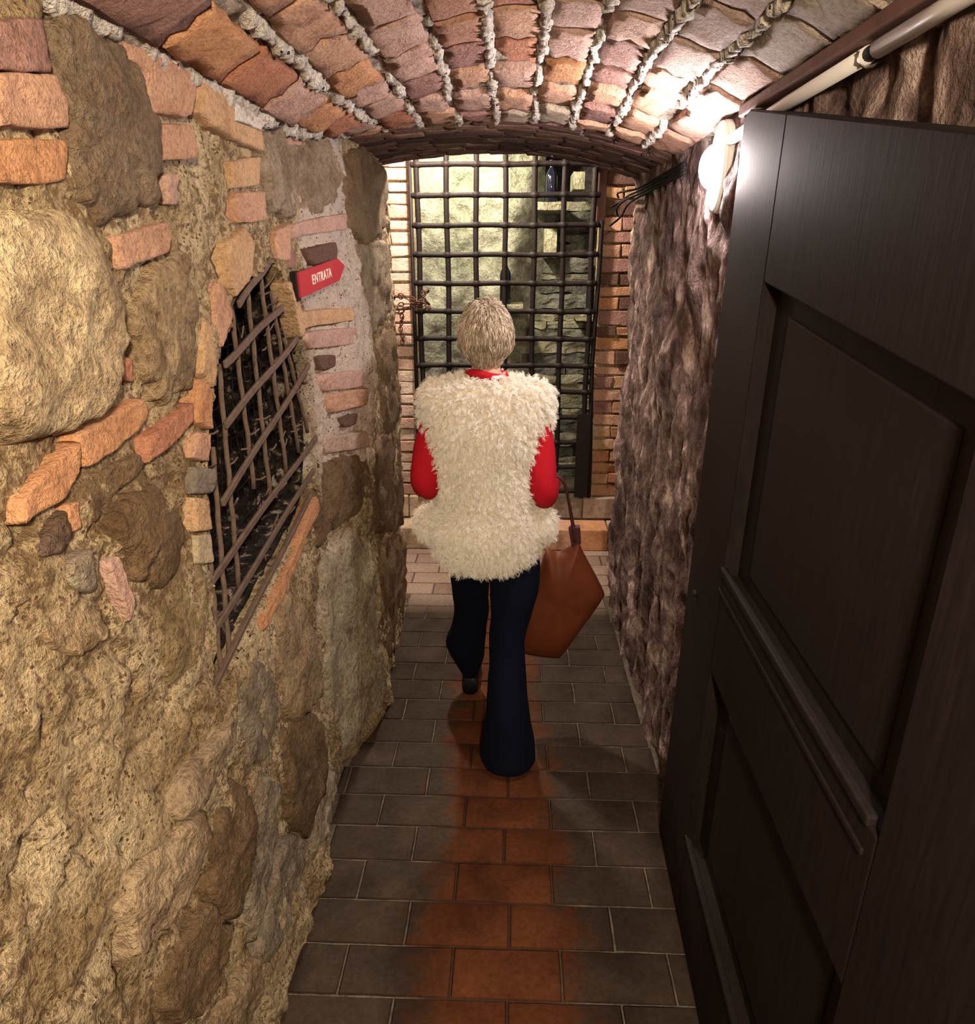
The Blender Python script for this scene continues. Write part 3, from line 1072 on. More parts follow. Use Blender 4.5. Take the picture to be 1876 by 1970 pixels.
# ------------------------------------------------------------------ chamber beyond: brick wall with the grille opening
wall_back = empty('wall_back', (0, 4.6, 0))
tag(wall_back, 'brick wall around the iron grille at the passage end', 'wall', kind='structure')
mb = MB()
mb.add(*g_box(-1.3, -0.625, 4.62, 4.9, -0.05, 3.0))
mb.build('mortar_bed', M['mortar_left'], wall_back, False).location = (0, -4.6, 0)
mb = MB()
mb.add(*g_box(0.525, 1.3, 4.62, 4.9, -0.05, 3.0))
mb.build('mortar_bed', M['mortar_left'], wall_back, False).location = (0, -4.6, 0)
for side in (-1, 1):
    z = 0.3
    row = 0
    while z < 2.62:
        h = random.uniform(0.062, 0.085) * (1.0 if side < 0 else random.choice([1.0, 1.0, 1.25]))
        if side < 0:
            cells = [(-0.86, -0.74), (-0.735, -0.615)] if row % 2 else [(-0.92, -0.80), (-0.795, -0.615)]
        else:
            e = 0.51 + random.uniform(-0.012, 0.012)
            cells = [(e, 0.635), (0.642, 0.84)] if row % 2 else [(e, 0.72), (0.728, 0.9)]
        for a, c in cells:
            v, f = g_box(a, c, 4.598 + random.uniform(-0.008, 0.006), 4.68, z, z + h - 0.011)
            v = [tuple(np.array(q) + RNG.normal(0, 0.0035, 3)) for q in v]
            o = mesh_obj('brick', v, f, M['brick'], wall_back, False)
            o.location = (0, -4.6, 0)
            bevel(o, 0.006, 2)
            if side < 0:
                cc = random.choice([(0.72, 0.50, 0.40), (0.74, 0.56, 0.46), (0.66, 0.40, 0.3), (0.76, 0.62, 0.5)])
            else:
                cc = random.choice([BR['orange'], BR['tan'], BR['salmon'], BR['dark'], BR['mauve'], (0.62, 0.36, 0.2)])
            o.color = (*cc, 1)
        z += h
        row += 1
# dark lintel board over the right end of the grille
mesh_obj('lintel_board', *g_box(0.455, 0.535, 4.592, 4.64, 1.98, 2.5), M['batten'], wall_back, False).location = (0, -4.6, 0)

# ------------------------------------------------------------------ iron grille
grille = empty('iron_grille', (0, 4.56, 0.295))
tag(grille, 'tall dark iron grille of crossed bars closing the passage end', 'grille')


def gr(v):
    return [(a, y - 4.56, z - 0.295) for a, y, z in v]


vx = [-0.564 + 0.171 * k for k in range(7)]
hz = [2.301 - 0.163 * k for k in range(13)]
for x in vx:
    zz_ = np.linspace(0.30, 2.62, 60)
    pts = [(x + 0.003 * math.sin(z * 7 + x * 9), 4.56, z) for z in zz_]
    v, f = g_tube(gr(pts), 0.0165, 10)
    mesh_obj('vertical_bar', v, f, M['iron'], grille)
for z in hz:
    xx = np.arange(-0.60, 0.50, 0.0085)
    rr = [0.0155 + 0.009 * sum(math.exp(-((x - q) / 0.016) ** 2) for q in vx) for x in xx]
    pts = [(x, 4.56, z + 0.002 * math.sin(x * 11 + z * 5)) for x in xx]
    v, f = g_tube(gr(pts), rr, 10)
    mesh_obj('horizontal_bar', v, f, M['iron'], grille)
v, f = g_tube(gr([(-0.605, 4.56, 0.30), (-0.603, 4.56, 1.4), (-0.605, 4.56, 2.62)]), 0.012, 10)
mesh_obj('hinge_post', v, f, M['iron'], grille)
pts = [(0.505 + 0.008 * math.sin(z * 4.1), 4.565, z) for z in np.linspace(0.30, 2.0, 30)]
mesh_obj('lock_post', *g_tube(gr(pts), 0.014, 8), M['iron'], grille)
mesh_obj('lock_plate', gr(g_box(0.415, 0.5, 4.535, 4.56, 0.31, 0.86)[0]), g_box(0, 1, 0, 1, 0, 1)[1], M['iron'], grille, False)

# chain heap hung on the left edge of the grille
chain = empty('rusty_chain', (-0.60, 4.5, 1.55))
tag(chain, 'rusty chain tangled round the left edge of the iron grille', 'chain')
v, f = [], []
nU, nV = 12, 6
for i in range(nU):
    t = 2 * PI * i / nU
    for j in range(nV):
        s = 2 * PI * j / nV
        v.append(((0.011 + 0.0035 * math.cos(s)) * math.cos(t) * 1.5, (0.011 + 0.0035 * math.cos(s)) * math.sin(t), 0.0035 * math.sin(s)))
for i in range(nU):
    for j in range(nV):
        f.append((i * nV + j, ((i + 1) % nU) * nV + j, ((i + 1) % nU) * nV + (j + 1) % nV, i * nV + (j + 1) % nV))
link_me = bpy.data.meshes.new('link')
link_me.from_pydata(v, [], f)
link_me.update()
link_me.shade_smooth()
link_me.materials.append(plain('chain_rust', (0.10, 0.045, 0.03), 0.7, 0.5))
path = []
for t in np.linspace(0, 1, 46):
    path.append((-0.13 + 0.22 * (0.5 - 0.5 * math.cos(t * PI * 5)), -0.01 + 0.02 * math.sin(t * 37), 0.0 + 0.035 * math.sin(t * 23) - 0.06 * t * (0.5 + 0.5 * math.sin(t * 9)) + (0.03 if math.cos(t * PI * 5) < -0.6 else 0)))
for t in np.linspace(0, 1, 10):
    path.append((-0.075 + 0.006 * math.sin(t * 9), -0.012, -0.07 - 0.17 * t))
for i, p in enumerate(path):
    o = bpy.data.objects.new('link', link_me)
    COL.objects.link(o)
    o.parent = chain
    o.location = p
    q = np.array(path[min(i + 1, len(path) - 1)]) - np.array(path[max(i - 1, 0)])
    rot = Vector(q).to_track_quat('X', 'Z').to_matrix().to_4x4() @ Matrix.Rotation(PI / 2 * (i % 2) + random.uniform(-0.3, 0.3), 4, 'X')
    o.rotation_euler = rot.to_euler()

# ------------------------------------------------------------------ rock cell behind the grille
cell = empty('wall_cell', (0, 5.3, 0))
tag(cell, 'rough grey-green rock face and ledges inside the cell behind the grille', 'wall', kind='structure')


def cell_local(v):
    return [(a, y - 5.3, z) for a, y, z in v]


xs = np.arange(-1.1, 0.22, 0.016)
zs = np.arange(0.2, 3.0, 0.016)
A, B_ = np.meshgrid(xs, zs, indexing='ij')
Q = np.stack([A, np.full_like(A, 2.0), B_], -1)
Yc = 5.32 + 0.9 * np.clip(A + 0.05, 0, 1) ** 1.2 + 0.05 * fbm(Q, 3.2, 3, 201) + 0.022 * fbm(Q, 11, 4, 202)
Yc = Yc - 0.10 * np.exp(-((A - (-0.02 + 0.25 * (B_ - 1.7))) / 0.10) ** 2) * (B_ > 0.9)
ii = np.arange(A.size).reshape(A.shape)
fq = np.stack([ii[:-1, :-1], ii[1:, :-1], ii[1:, 1:], ii[:-1, 1:]], -1).reshape(-1, 4)
o = mesh_obj('rock_face', cell_local(np.stack([A, Yc, B_], -1).reshape(-1, 3)), fq, M['rock_cell'], cell)
o.color = (0.98, 1.0, 0.92, 1)


def rough_slab(name, x0, x1, y0, y1, z0, z1, col, seed, mat='rock_cell', parent=None, amp=0.012, nx=14):
    """a broken-edged slab: top, front and ends with uneven relief"""
    r = max(4, int((z1 - z0) / 0.03))
    prof = [(y1, z0), (y0, z0)] + [(y0, z0 + (z1 - z0) * k / r) for k in range(1, r)] + [(y0 + 0.008, z1), (y1, z1)]
    v, f = [], []
    m_ = len(prof)
    for i in range(nx + 1):
        x = x0 + (x1 - x0) * i / nx
        for (yy, zz) in prof:
            q = np.array([x, yy, zz])
            front = 1.0 if yy < y1 - 1e-6 else 0.0
            dn = float(fbm(q + seed * 1.7, 14, 3, seed)) * amp
            v.append((x, yy + dn * front, zz + 0.5 * dn))
    for i in range(nx):
        for k in range(m_):
            k2 = (k + 1) % m_
            f.append((i * m_ + k, i * m_ + k2, (i + 1) * m_ + k2, (i + 1) * m_ + k))
    f.append(tuple(range(m_)))
    f.append(tuple(nx * m_ + m_ - 1 - k for k in range(m_)))
    v = cell_local(v)
    o = mesh_obj(name, v, f, M[mat], parent or cell, False)
    o.color = (*col, 1)
    return o


rough_slab('stone', -0.15, 1.1, 6.05, 6.4, 0.2, 3.0, (0.30, 0.30, 0.32), 299)
zcur = 0.25
k = 0
while zcur < 2.15:
    h = random.choice([0.045, 0.06, 0.07, 0.09, 0.11])
    setb = 5.15 + 0.026 * k * 0.75 + random.uniform(-0.035, 0.035)
    xl = -0.12 + 0.012 * k + random.uniform(-0.05, 0.05)
    gcol = random.choice([(1.05, 1.03, 0.86), (0.62, 0.64, 0.62), (0.9, 0.88, 0.72), (0.45, 0.47, 0.47), (1.2, 1.17, 0.95)])
    split = random.uniform(0.22, 0.42) if k % 4 == 2 else 1.05
    rough_slab('stone', xl, split - 0.005, setb, 6.3, zcur + 0.005, zcur + h, gcol, 300 + k, amp=0.022, nx=22)
    if split < 1:
        rough_slab('stone', split + 0.005, 1.05, setb + random.uniform(-0.03, 0.03), 6.3, zcur + 0.005, zcur + h, tuple(0.8 * q for q in gcol), 360 + k, amp=0.02)
    zcur += h
    k += 1


# dark bottles standing on the ledges
def bottle(px, pyb, height, label, Y):
    base_pt = at_y(px, pyb, Y)
    z = base_pt[2]
    t = mesh_obj('bottle', *g_lathe([(0.0, 0.0), (0.034, 0.0), (0.038, 0.006), (0.038, 0.60 * height), (0.034, 0.68 * height), (0.018, 0.78 * height), (0.0135, 0.82 * height), (0.0135, 0.96 * height), (0.016, 0.965 * height), (0.016, height), (0.0, height)], 20), M['bottle'])
    t.location = (base_pt[0], Y, z)
    tag(t, label, 'bottle', 'dark bottles on the cell ledges')
    rough_slab('stone', base_pt[0] - 0.1, base_pt[0] + 0.12, Y - 0.055, 5.9, z - 0.05, z - 0.001, (0.95, 0.93, 0.78), int(px) % 97 + 400, amp=0.004)
    return t


bottle(1060, 389, 0.25, 'dark bottle high on the ledge behind the top bars of the grille', 5.12)
bottle(972, 584, 0.30, 'dark bottle behind the grille just above the woman head', 5.08)
bottle(1137, 602, 0.29, 'dark bottle beside the right jamb behind the grille', 5.1)
for (px, pya, pyb, w, nm) in ((1060, 440, 496, 0.085, 'stone'), (1115, 330, 364, 0.075, 'stone')):
    a, c = at_y(px, pya, 5.3), at_y(px, pyb, 5.3)
    rough_slab(nm, a[0] - w / 2, a[0] + w / 2, 5.3, 5.6, c[2], a[2], (1.25, 1.22, 0.98), px, amp=0.004)

# ------------------------------------------------------------------ window grating in the left wall
wg_o = np.array([-0.60, 1.6, 1.0])
wgrate = empty('window_grating', tuple(wg_o))
tag(wgrate, 'rusted iron grating over the arched opening in the left wall', 'grating')


def wl_pt(px, py, dx):
    q = on_left(px, py)
    return np.array([float(XL(q[1], q[2])) + dx, q[1], q[2]]) - wg_o


def flat_bar(name, a, c, w, t, dx):
    A, B2 = wl_pt(*a, dx), wl_pt(*c, dx)
    d = (B2 - A)
    L = np.linalg.norm(d)
    d /= L
    nrm = np.array([1.0, 0, 0])
    nrm -= d * (nrm @ d)
    nrm /= np.linalg.norm(nrm)
    s = np.cross(d, nrm)
    v, f = [], []
    nseg = 12
    for i in range(nseg + 1):
        u = i / nseg
        p = A + d * L * u + s * 0.003 * math.sin(u * 7 + a[0])
        for (e, g_) in ((-1, -1), (1, -1), (1, 1), (-1, 1)):
            v.append(p + s * e * w / 2 + nrm * g_ * t / 2)
    for i in range(nseg):
        for q in range(4):
            f.append((i * 4 + q, i * 4 + (q + 1) % 4, (i + 1) * 4 + (q + 1) % 4, (i + 1) * 4 + q))
    f.append((3, 2, 1, 0))
    f.append(tuple(nseg * 4 + q for q in range(4)))
    o = mesh_obj(name, v, f, M['rust_iron'], wgrate, False)
    return bevel(o, 0.002, 1)


for a, c in (((455, 585), (517, 500)), ((428, 700), (540, 590)), ((430, 818), (570, 650)), ((424, 968), (592, 703)), ((404, 1115), (606, 840)), ((402, 1225), (600, 905))):
    flat_bar('cross_bar', a, c, 0.017, 0.008, 0.004)
flat_bar('bottom_bar', (411, 1334), (602, 950), 0.014, 0.012, -0.006)
for a, c in (((455, 590), (499, 940)), ((432, 700), (470, 1130)), ((484, 545), (530, 960)), ((508, 515), (560, 910)), ((420, 860), (452, 1260)), ((408, 1010), (438, 1310)), ((530, 560), (583, 870)), ((555, 650), (600, 830))):
    A, B2 = wl_pt(*a, -0.012), wl_pt(*c, -0.012)
    pts = [A + (B2 - A) * u + np.array([0.0012 * math.sin(u * 30), 0, 0]) for u in np.linspace(0, 1, 16)]
    mesh_obj('upright_rod', *g_tube(pts, 0.0055, 8), M['rust_iron'], wgrate)
# second, finer lattice set deeper
fine = MB()
y0, y1 = WIN2[:, 0].min(), WIN2[:, 0].max()
z0, z1 = WIN2[:, 1].min(), WIN2[:, 1].max()
for yv in np.arange(y0 + 0.02, y1, 0.045):
    zz_ = [z for z in np.arange(z0, z1, 0.01) if in_poly(np.array([yv]), np.array([z]), WIN2)[0]]
    if len(zz_) > 4:
        pts = [np.array([float(XL(yv, z)) - 0.12 + 0.004 * math.sin(z * 60), yv, z]) - wg_o for z in np.linspace(zz_[0], zz_[-1], 24)]
        fine.add(*g_tube(pts, 0.0018, 5))
for z in np.arange(z0 + 0.02, z1, 0.045):
    yy_ = [yv for yv in np.arange(y0, y1, 0.01) if in_poly(np.array([yv]), np.array([z]), WIN2)[0]]
    if len(yy_) > 2:
        pts = [np.array([float(XL(yv, z)) - 0.12 + 0.004 * math.cos(yv * 60), yv, z]) - wg_o for yv in np.linspace(yy_[0], yy_[-1], 20)]
        fine.add(*g_tube(pts, 0.0018, 5))
tag(fine.build('wire_mesh', M['iron'], wgrate), kind='stuff')
# broken wire stubs poking out of the crossings
stubs = MB()
for _ in range(90):
    yv, z = random.uniform(y0, y1), random.uniform(z0, z1)
    if in_poly(np.array([yv]), np.array([z]), WIN2)[0]:
        p = np.array([float(XL(yv, z)) - 0.02, yv, z]) - wg_o
        d = np.array([random.uniform(0.0, 0.03), random.uniform(-0.035, 0.035), random.uniform(-0.01, 0.03)])
        stubs.add(*g_tube([p, p + d * 0.6, p + d + np.array([0, 0, 0.006])], 0.0024, 5))
tag(stubs.build('wire_stubs', M['rust_iron'], wgrate), kind='stuff')

# ------------------------------------------------------------------ sign on the pier
SA = on_left(552, 549)
SB = on_left(645, 529)
sdir = (SB - SA)
sdir[2] = 0
slen = np.linalg.norm(sdir)
sdir /= slen
snor = np.cross(np.array([0, 0, 1.0]), -sdir)
if snor[0] < 0:
    snor = -snor
sup = np.array([0, 0, 1.0])
tilt = 0.10
sd2 = sdir * math.cos(tilt) + sup * math.sin(tilt)
su2 = sup * math.cos(tilt) - sdir * math.sin(tilt)
SO = SA + snor * 0.028
sign = empty('entrance_sign', tuple(SO))
tag(sign, 'red arrow sign lettered in white on the brick pier', 'sign')


def sg(a, b_, h):
    return sd2 * a + su2 * b_ + snor * h


SW, SH = slen * 0.98, 0.064
poly = [(0, -SH / 2), (SW * 0.84, -SH / 2), (SW, 0.004), (SW * 0.84, SH / 2), (0, SH / 2)]
mesh_obj('sign_panel', *g_prism(poly, 0.008, sg), M['red_enamel'], sign, False)
mesh_obj('mounting_strip', *g_prism([(-0.014, -SH * 0.62), (0.012, -SH * 0.62), (0.012, SH * 0.55), (-0.014, SH * 0.55)], 0.014, lambda a, b_, h: sg(a, b_, h - 0.012)), M['iron'], sign, False)
fc = bpy.data.curves.new('lettering', 'FONT')
fc.body = 'ENTRATA'
fc.size = 0.037
fc.extrude = 0.0008
fc.align_x = 'CENTER'
fc.align_y = 'CENTER'
fc.space_character = 1.15
lt = bpy.data.objects.new('lettering', fc)
COL.objects.link(lt)
lt.parent = sign
fc.materials.append(M['white_letter'])
pm = Matrix(((sd2[0], su2[0], snor[0], 0), (sd2[1], su2[1], snor[1], 0), (sd2[2], su2[2], snor[2], 0), (0, 0, 0, 1)))
lp = sg(SW * 0.44, 0.0, 0.0092)
dg = bpy.context.evaluated_depsgraph_get()
lme = bpy.data.meshes.new_from_object(lt.evaluated_get(dg))
bpy.data.objects.remove(lt)
lt = bpy.data.objects.new('lettering', lme)
COL.objects.link(lt)
lt.parent = sign
if not lme.materials:
    lme.materials.append(M['white_letter'])
lt.matrix_local = Matrix.Translation(Vector(lp)) @ pm

# ------------------------------------------------------------------ bulkhead lamp on the right wall
LP = np.array([0.582, 2.15, 2.015])
lamp = empty('wall_lamp', tuple(LP))
tag(lamp, 'glowing white oval bulkhead lamp on the right wall beyond the door', 'lamp')


def oval(ry, rz, x0, x1, n=32, inner=None):
    v, f = [], []
    for x in (x0, x1):
        for k in range(n):
            t = 2 * PI * k / n
            v.append((x, ry * math.cos(t), rz * math.sin(t)))
    for k in range(n):
        f.append((k, (k + 1) % n, n + (k + 1) % n, n + k))
    f.append(tuple(range(n - 1, -1, -1)))
    f.append(tuple(n + k for k in range(n)))
    return v, f


mesh_obj('base_plate', *oval(0.075, 0.115, 0.02, -0.03), M['white_plastic'], lamp)
pts = [(-0.036, 0.068 * math.cos(t), 0.105 * math.sin(t)) for t in np.linspace(0, 2 * PI, 40)]
mesh_obj('guard_ring', *g_tube(pts, 0.008, 8, False), M['white_plastic'], lamp)
mesh_obj('globe', *g_ball((-0.045, 0, 0), (0.042, 0.046, 0.058), 24, 16), M['glow'], lamp)

# ------------------------------------------------------------------ conduit pipe and batten at the top of the right wall
bt = empty('wooden_batten', (0.575, 1.4, 2.12))
mesh_obj('board', *g_box(-0.032, 0.02, -0.9, 0.60, -0.012, 0.014), M['batten'], bt, False)
tag(bt, 'reddish brown wooden batten along the top of the right wall', 'batten')
for o in bt.children:
    bevel(o, 0.004, 2)
cp = empty('conduit_pipe', (0.562, 1.4, 2.09))
tag(cp, 'pale grey conduit pipe running along the top of the right wall', 'pipe')
mesh_obj('pipe', *g_tube([(0, -0.9, 0.004), (0, -0.3, 0.003), (0, -0.085, 0)], 0.0135, 12), M['pipe'], cp)
mesh_obj('pipe', *g_tube([(0, -0.055, 0), (-0.002, 0.3, -0.004), (-0.01, 0.72, -0.02)], 0.0135, 12), M['pipe'], cp)
mesh_obj('coupling', *g_tube([(0, -0.1, 0), (0, -0.04, 0)], 0.0115, 12), M['iron'], cp)
mesh_obj('pipe_clip', *g_tube([(0.03, -0.045, 0.0), (0.012, -0.045, -0.014), (0, -0.045, -0.0165), (-0.013, -0.045, -0.008), (-0.014, -0.045, 0.006)], 0.0028, 8), M['steel'], cp)

# cables running from the lamp along the wall to the end of the passage
cb = empty('cable_bundle', (0.515, 3.4, 2.035))
tag(cb, 'black cables with splayed ends at the top of the right jamb', 'cable bundle')
for k in range(4):
    sp = (-0.055, -0.02, 0.0, 0.03)[k]
    pts = [(0.016, -0.9, 0.012 * k), (0.004, -0.5, -0.004 + 0.011 * k), (-0.008, -0.15, -0.012 + 0.012 * k), (-0.02 - 0.01 * (k % 2), 0.03, -0.014 + 0.012 * k + sp * 0.2), (-0.035 - 0.02 * (k % 2), 0.12, -0.03 + 0.012 * k + sp * 0.7), (-0.04 - 0.035 * ((k + 1) % 2), 0.17 + 0.03 * (k % 2), -0.05 + 0.012 * k + sp)]
    mesh_obj('cable', *g_tube(catmull(pts, 6), [0.0048] * 31, 8), M['cable'], cb)

# ------------------------------------------------------------------ door, standing open against the right wall
door = empty('door_1', (0.50, 1.93, 0.012))
tag(door, 'open dark wooden panelled door with an arched top', 'door', kind='structure')
DW = 1.52
dv = np.array([-0.035, -1.0, 0.0])
dv /= np.linalg.norm(dv)
dn = np.array([-1.0, 0.035, 0.0])
dn /= np.linalg.norm(dn)
du = np.array([0.0185, 0, 1.0])


def dw(u, z, h):
    return dv * u + du * z + dn * h


def ztop(u):
    r = 2.104 - 0.196 * u
    if u < 0.03:
        r -= 0.02 * (1 - u / 0.03) ** 2
    return r


def door_piece(name, poly, h0, h1, bev=0.004, mat='door_wood'):
    o = mesh_obj(name, *g_prism(poly, h1 - h0, lambda a, b_, h: dw(a, b_, h + h0)), M[mat], door, False)
    if bev:
        bevel(o, bev, 2)
    return o


def strip_poly(u0, u1, lo, hi, n=10):
    us = np.linspace(u0, u1, n)
    return [(u, lo(u)) for u in us] + [(u, hi(u)) for u in us[::-1]]


SWd = 0.335
HS = 1.17
ptop = lambda u: 1.765 - 0.12 * u
for u0, u1 in ((0.0, SWd), (HS, DW)):
    door_piece('stile', strip_poly(u0, u1, lambda u: 0.0, ztop, 8), -0.045, 0.0)
door_piece('rail', strip_poly(SWd, HS, ptop, ztop, 12), -0.045, 0.0)
door_piece('rail', strip_poly(SWd, HS, lambda u: 0.80, lambda u: 1.06, 3), -0.045, 0.0)
door_piece('rail', strip_poly(SWd, HS, lambda u: 0.0, lambda u: 0.27, 3), -0.045, 0.0)
door_piece('panel', strip_poly(SWd - 0.01, HS + 0.01, lambda u: 1.05, lambda u: ptop(u) + 0.01, 12), -0.043, -0.034, 0.002)
door_piece('panel', strip_poly(SWd - 0.01, HS + 0.01, lambda u: 0.26, lambda u: 0.81, 3), -0.043, -0.034, 0.002)
door_piece('raised_field', strip_poly(SWd + 0.10, HS - 0.08, lambda u: 1.10, lambda u: ptop(u) - 0.05, 12), -0.036, -0.028, 0.006)
door_piece('raised_field', strip_poly(SWd + 0.10, HS - 0.08, lambda u: 0.32, lambda u: 0.74, 3), -0.036, -0.028, 0.006)
door_piece('moulding', strip_poly(SWd - 0.01, HS - 0.02, lambda u: 1.06, lambda u: 1.078, 3), -0.01, 0.007, 0.004)
door_piece('moulding', strip_poly(SWd - 0.01, HS - 0.02, lambda u: 1.012, lambda u: 1.024, 3), 0.0, 0.006, 0.003)
door_piece('moulding', strip_poly(SWd - 0.01, HS - 0.02, lambda u: 0.262, lambda u: 0.276, 3), -0.01, 0.006, 0.003)
pts = [dw(0.002, 1.0, -0.02), dw(-0.018, 1.003, -0.02), dw(-0.026, 0.996, -0.02), dw(-0.028, 1.006, -0.02)]
mesh_obj('latch_hook', *g_tube(pts, 0.0035, 8), M['steel'], door)
door_piece('knob', [(0.11 + 0.009 * math.cos(t), 0.905 + 0.009 * math.sin(t)) for t in np.linspace(0, 2 * PI, 10, endpoint=False)], 0.0, 0.012, 0.003, 'iron')

# ------------------------------------------------------------------ the person
person = empty('person', (-0.08, 2.35, 0))
tag(person, 'person walking away in a cream shaggy vest, red sleeves and navy flared trousers', 'person')
PO = np.array([-0.08, 2.35, 0.0])


def pl(v):
    return [tuple(np.array(q) - PO) for q in v]


BX = -0.088
HC = np.array([BX, 2.44, 1.535])                 # head centre
body = MB()


def badd(g_):
    body.add(pl(g_[0]), g_[1])


badd(g_loft([(BX, 2.43, 0.84, 0.13, 0.085), (BX, 2.43, 0.95, 0.145, 0.10), (BX, 2.43, 1.08, 0.115, 0.085), (BX, 2.43, 1.22, 0.13, 0.095), (BX, 2.43, 1.33, 0.15, 0.085), (BX, 2.43, 1.385, 0.11, 0.06), (BX, 2.435, 1.41, 0.055, 0.05), (BX, 2.44, 1.47, 0.048, 0.048), (BX, 2.445, 1.52, 0.046, 0.046)], 24, 3))
badd(g_ball(HC, (0.073, 0.092, 0.105), 28, 18))
badd(g_ball(HC + np.array([0, 0.035, -0.055]), (0.055, 0.062, 0.062)))
badd(g_tube([HC + np.array([0, 0.088, 0.012]), HC + np.array([0, 0.106, -0.02]), HC + np.array([0, 0.10, -0.034])], [0.008, 0.014, 0.013], 8))
badd(g_ball(HC + np.array([0, 0.092, -0.066]), (0.02, 0.012, 0.008)))
for s in (-1, 1):
    badd(g_ball(HC + np.array([s * 0.074, 0.0, -0.012]), (0.010, 0.018, 0.03), 12, 8))


def limb(a, c, ra, rc, n=14):
    a, c = np.array(a, float), np.array(c, float)
    ts_ = np.linspace(0, 1, 8)
    badd(g_tube([a + (c - a) * t for t in ts_], [ra + (rc - ra) * t + 0.006 * math.sin(PI * t) for t in ts_], n))
    badd(g_ball(a, (ra,) * 3, 14, 8))
    badd(g_ball(c, (rc,) * 3, 14, 8))


# arms: shoulder, elbow, wrist
ARM = {1: ((0.055, 2.43, 1.335), (0.110, 2.385, 1.035), (0.150, 2.60, 0.985)),
       -1: ((-0.23, 2.43, 1.335), (-0.296, 2.385, 1.06), (-0.215, 2.60, 1.06))}
for s, (sh, el, wr_) in ARM.items():
    limb(sh, el, 0.048, 0.038)
    limb(el, wr_, 0.036, 0.024)
    d = np.array(wr_) - np.array(el)
    d /= np.linalg.norm(d)
    side = np.array([-s * 1.0, 0, 0.0])
    side -= d * (side @ d)
    side /= np.linalg.norm(side)
    dnv = np.cross(d, side)
    if dnv[2] > 0:
        dnv = -dnv
    palm0 = np.array(wr_) + d * 0.01
    pm_ = [palm0 + d * 0.075 * t for t in np.linspace(0, 1, 5)]
    for off in (-0.024, -0.008, 0.008, 0.024):
        badd(g_tube([p + dnv * off * (0.7 + 0.3 * i / 4) for i, p in enumerate(pm_)], 0.0125, 8))
    for off, L in zip((-0.027, -0.009, 0.009, 0.026), (0.066, 0.076, 0.072, 0.056)):
        b0 = palm0 + d * 0.075 + dnv * off
        k1 = b0 + d * L * 0.45 + side * 0.006
        k2 = k1 + d * L * 0.28 + side * 0.018
        k3 = k2 + d * L * 0.14 + side * 0.022
        badd(g_tube([b0 - d * 0.01, b0, k1, k2, k3], [0.009, 0.0092, 0.0088, 0.008, 0.0066], 8))
    t0 = palm0 + d * 0.018 - dnv * 0.026
    badd(g_tube([t0 + dnv * 0.012, t0, t0 + d * 0.025 - dnv * 0.016 + side * 0.01, t0 + d * 0.05 - dnv * 0.018 + side * 0.018], [0.011, 0.0115, 0.010, 0.0078], 8))
# legs: hip, knee, ankle, toe
LEG = {1: ((-0.015, 2.42, 0.86), (-0.005, 2.37, 0.47), (0.0, 2.27, 0.08), (0.015, 2.42, 0.03)),
       -1: ((-0.155, 2.44, 0.86), (-0.155, 2.60, 0.47), (-0.165, 2.73, 0.09), (-0.17, 2.90, 0.035))}
for s, (hp, kn, an, to) in LEG.items():
    limb(hp, kn, 0.068, 0.046)
    limb(kn, an, 0.044, 0.030)
    limb(an, to, 0.030, 0.022)
bd = body.build('body', M['skin'], person)
rm = bd.modifiers.new('remesh', 'REMESH')
rm.mode = 'VOXEL'
rm.voxel_size = 0.0065
rm.use_smooth_shade = True
sm = bd.modifiers.new('smooth', 'SMOOTH')
sm.factor = 0.5
sm.iterations = 3
for s in (-1, 1):
    mesh_obj('eye', *pl_g if False else (pl(g_ball(HC + np.array([s * 0.030, 0.080, 0.008]), (0.012, 0.010, 0.009), 12, 8)[0]), g_ball((0, 0, 0), (1, 1, 1), 12, 8)[1]), M['eye'], person)

# red sweater sleeves and collar
for s, (sh, el, wr_) in ARM.items():
    pts = catmull([np.array(sh) + np.array([0, 0, 0.02]), (np.array(sh) + np.array(el)) / 2 + np.array([s * 0.012, 0, 0]), np.array(el) + np.array([0.0, -0.008, -0.012]), (np.array(el) + np.array(wr_)) / 2, np.array(wr_)], 8)
    rr = np.interp(np.linspace(0, 1, len(pts)), [0, 0.25, 0.45, 0.55, 0.8, 1.0], [0.045, 0.053, 0.052, 0.048, 0.042, 0.034])
    v, f = g_tube(pts, rr, 18)
    v = np.array(v)
    v = v + (fbm(v, 22, 3, 9)[:, None] * 0.004)
    mesh_obj('sleeve', pl(v), f, M['red_wool'], person)
pts = [(BX + 0.064 * math.cos(t), 2.437 + 0.060 * math.sin(t), 1.415 + 0.008 * math.sin(t * 2) - 0.010 * math.sin(t)) for t in np.linspace(0, 2 * PI, 40)]
mesh_obj('collar', pl(g_tube(pts, 0.013, 8, False)[0]), g_tube(pts, 0.013, 8, False)[1], M['red_wool'], person)
pts = [(BX + 0.03 + 0.03 * math.cos(t), 2.437 + 0.066 * math.sin(t), 1.418) for t in np.linspace(-2.2, -0.6, 10)]
mesh_obj('collar_trim', pl(g_tube(pts, 0.007, 8)[0]), g_tube(pts, 0.007, 8)[1], M['white_piping'], person)

# trousers: one garment, flared legs
tr = MB()


def tadd(g_):
    tr.add(pl(g_[0]), g_[1])


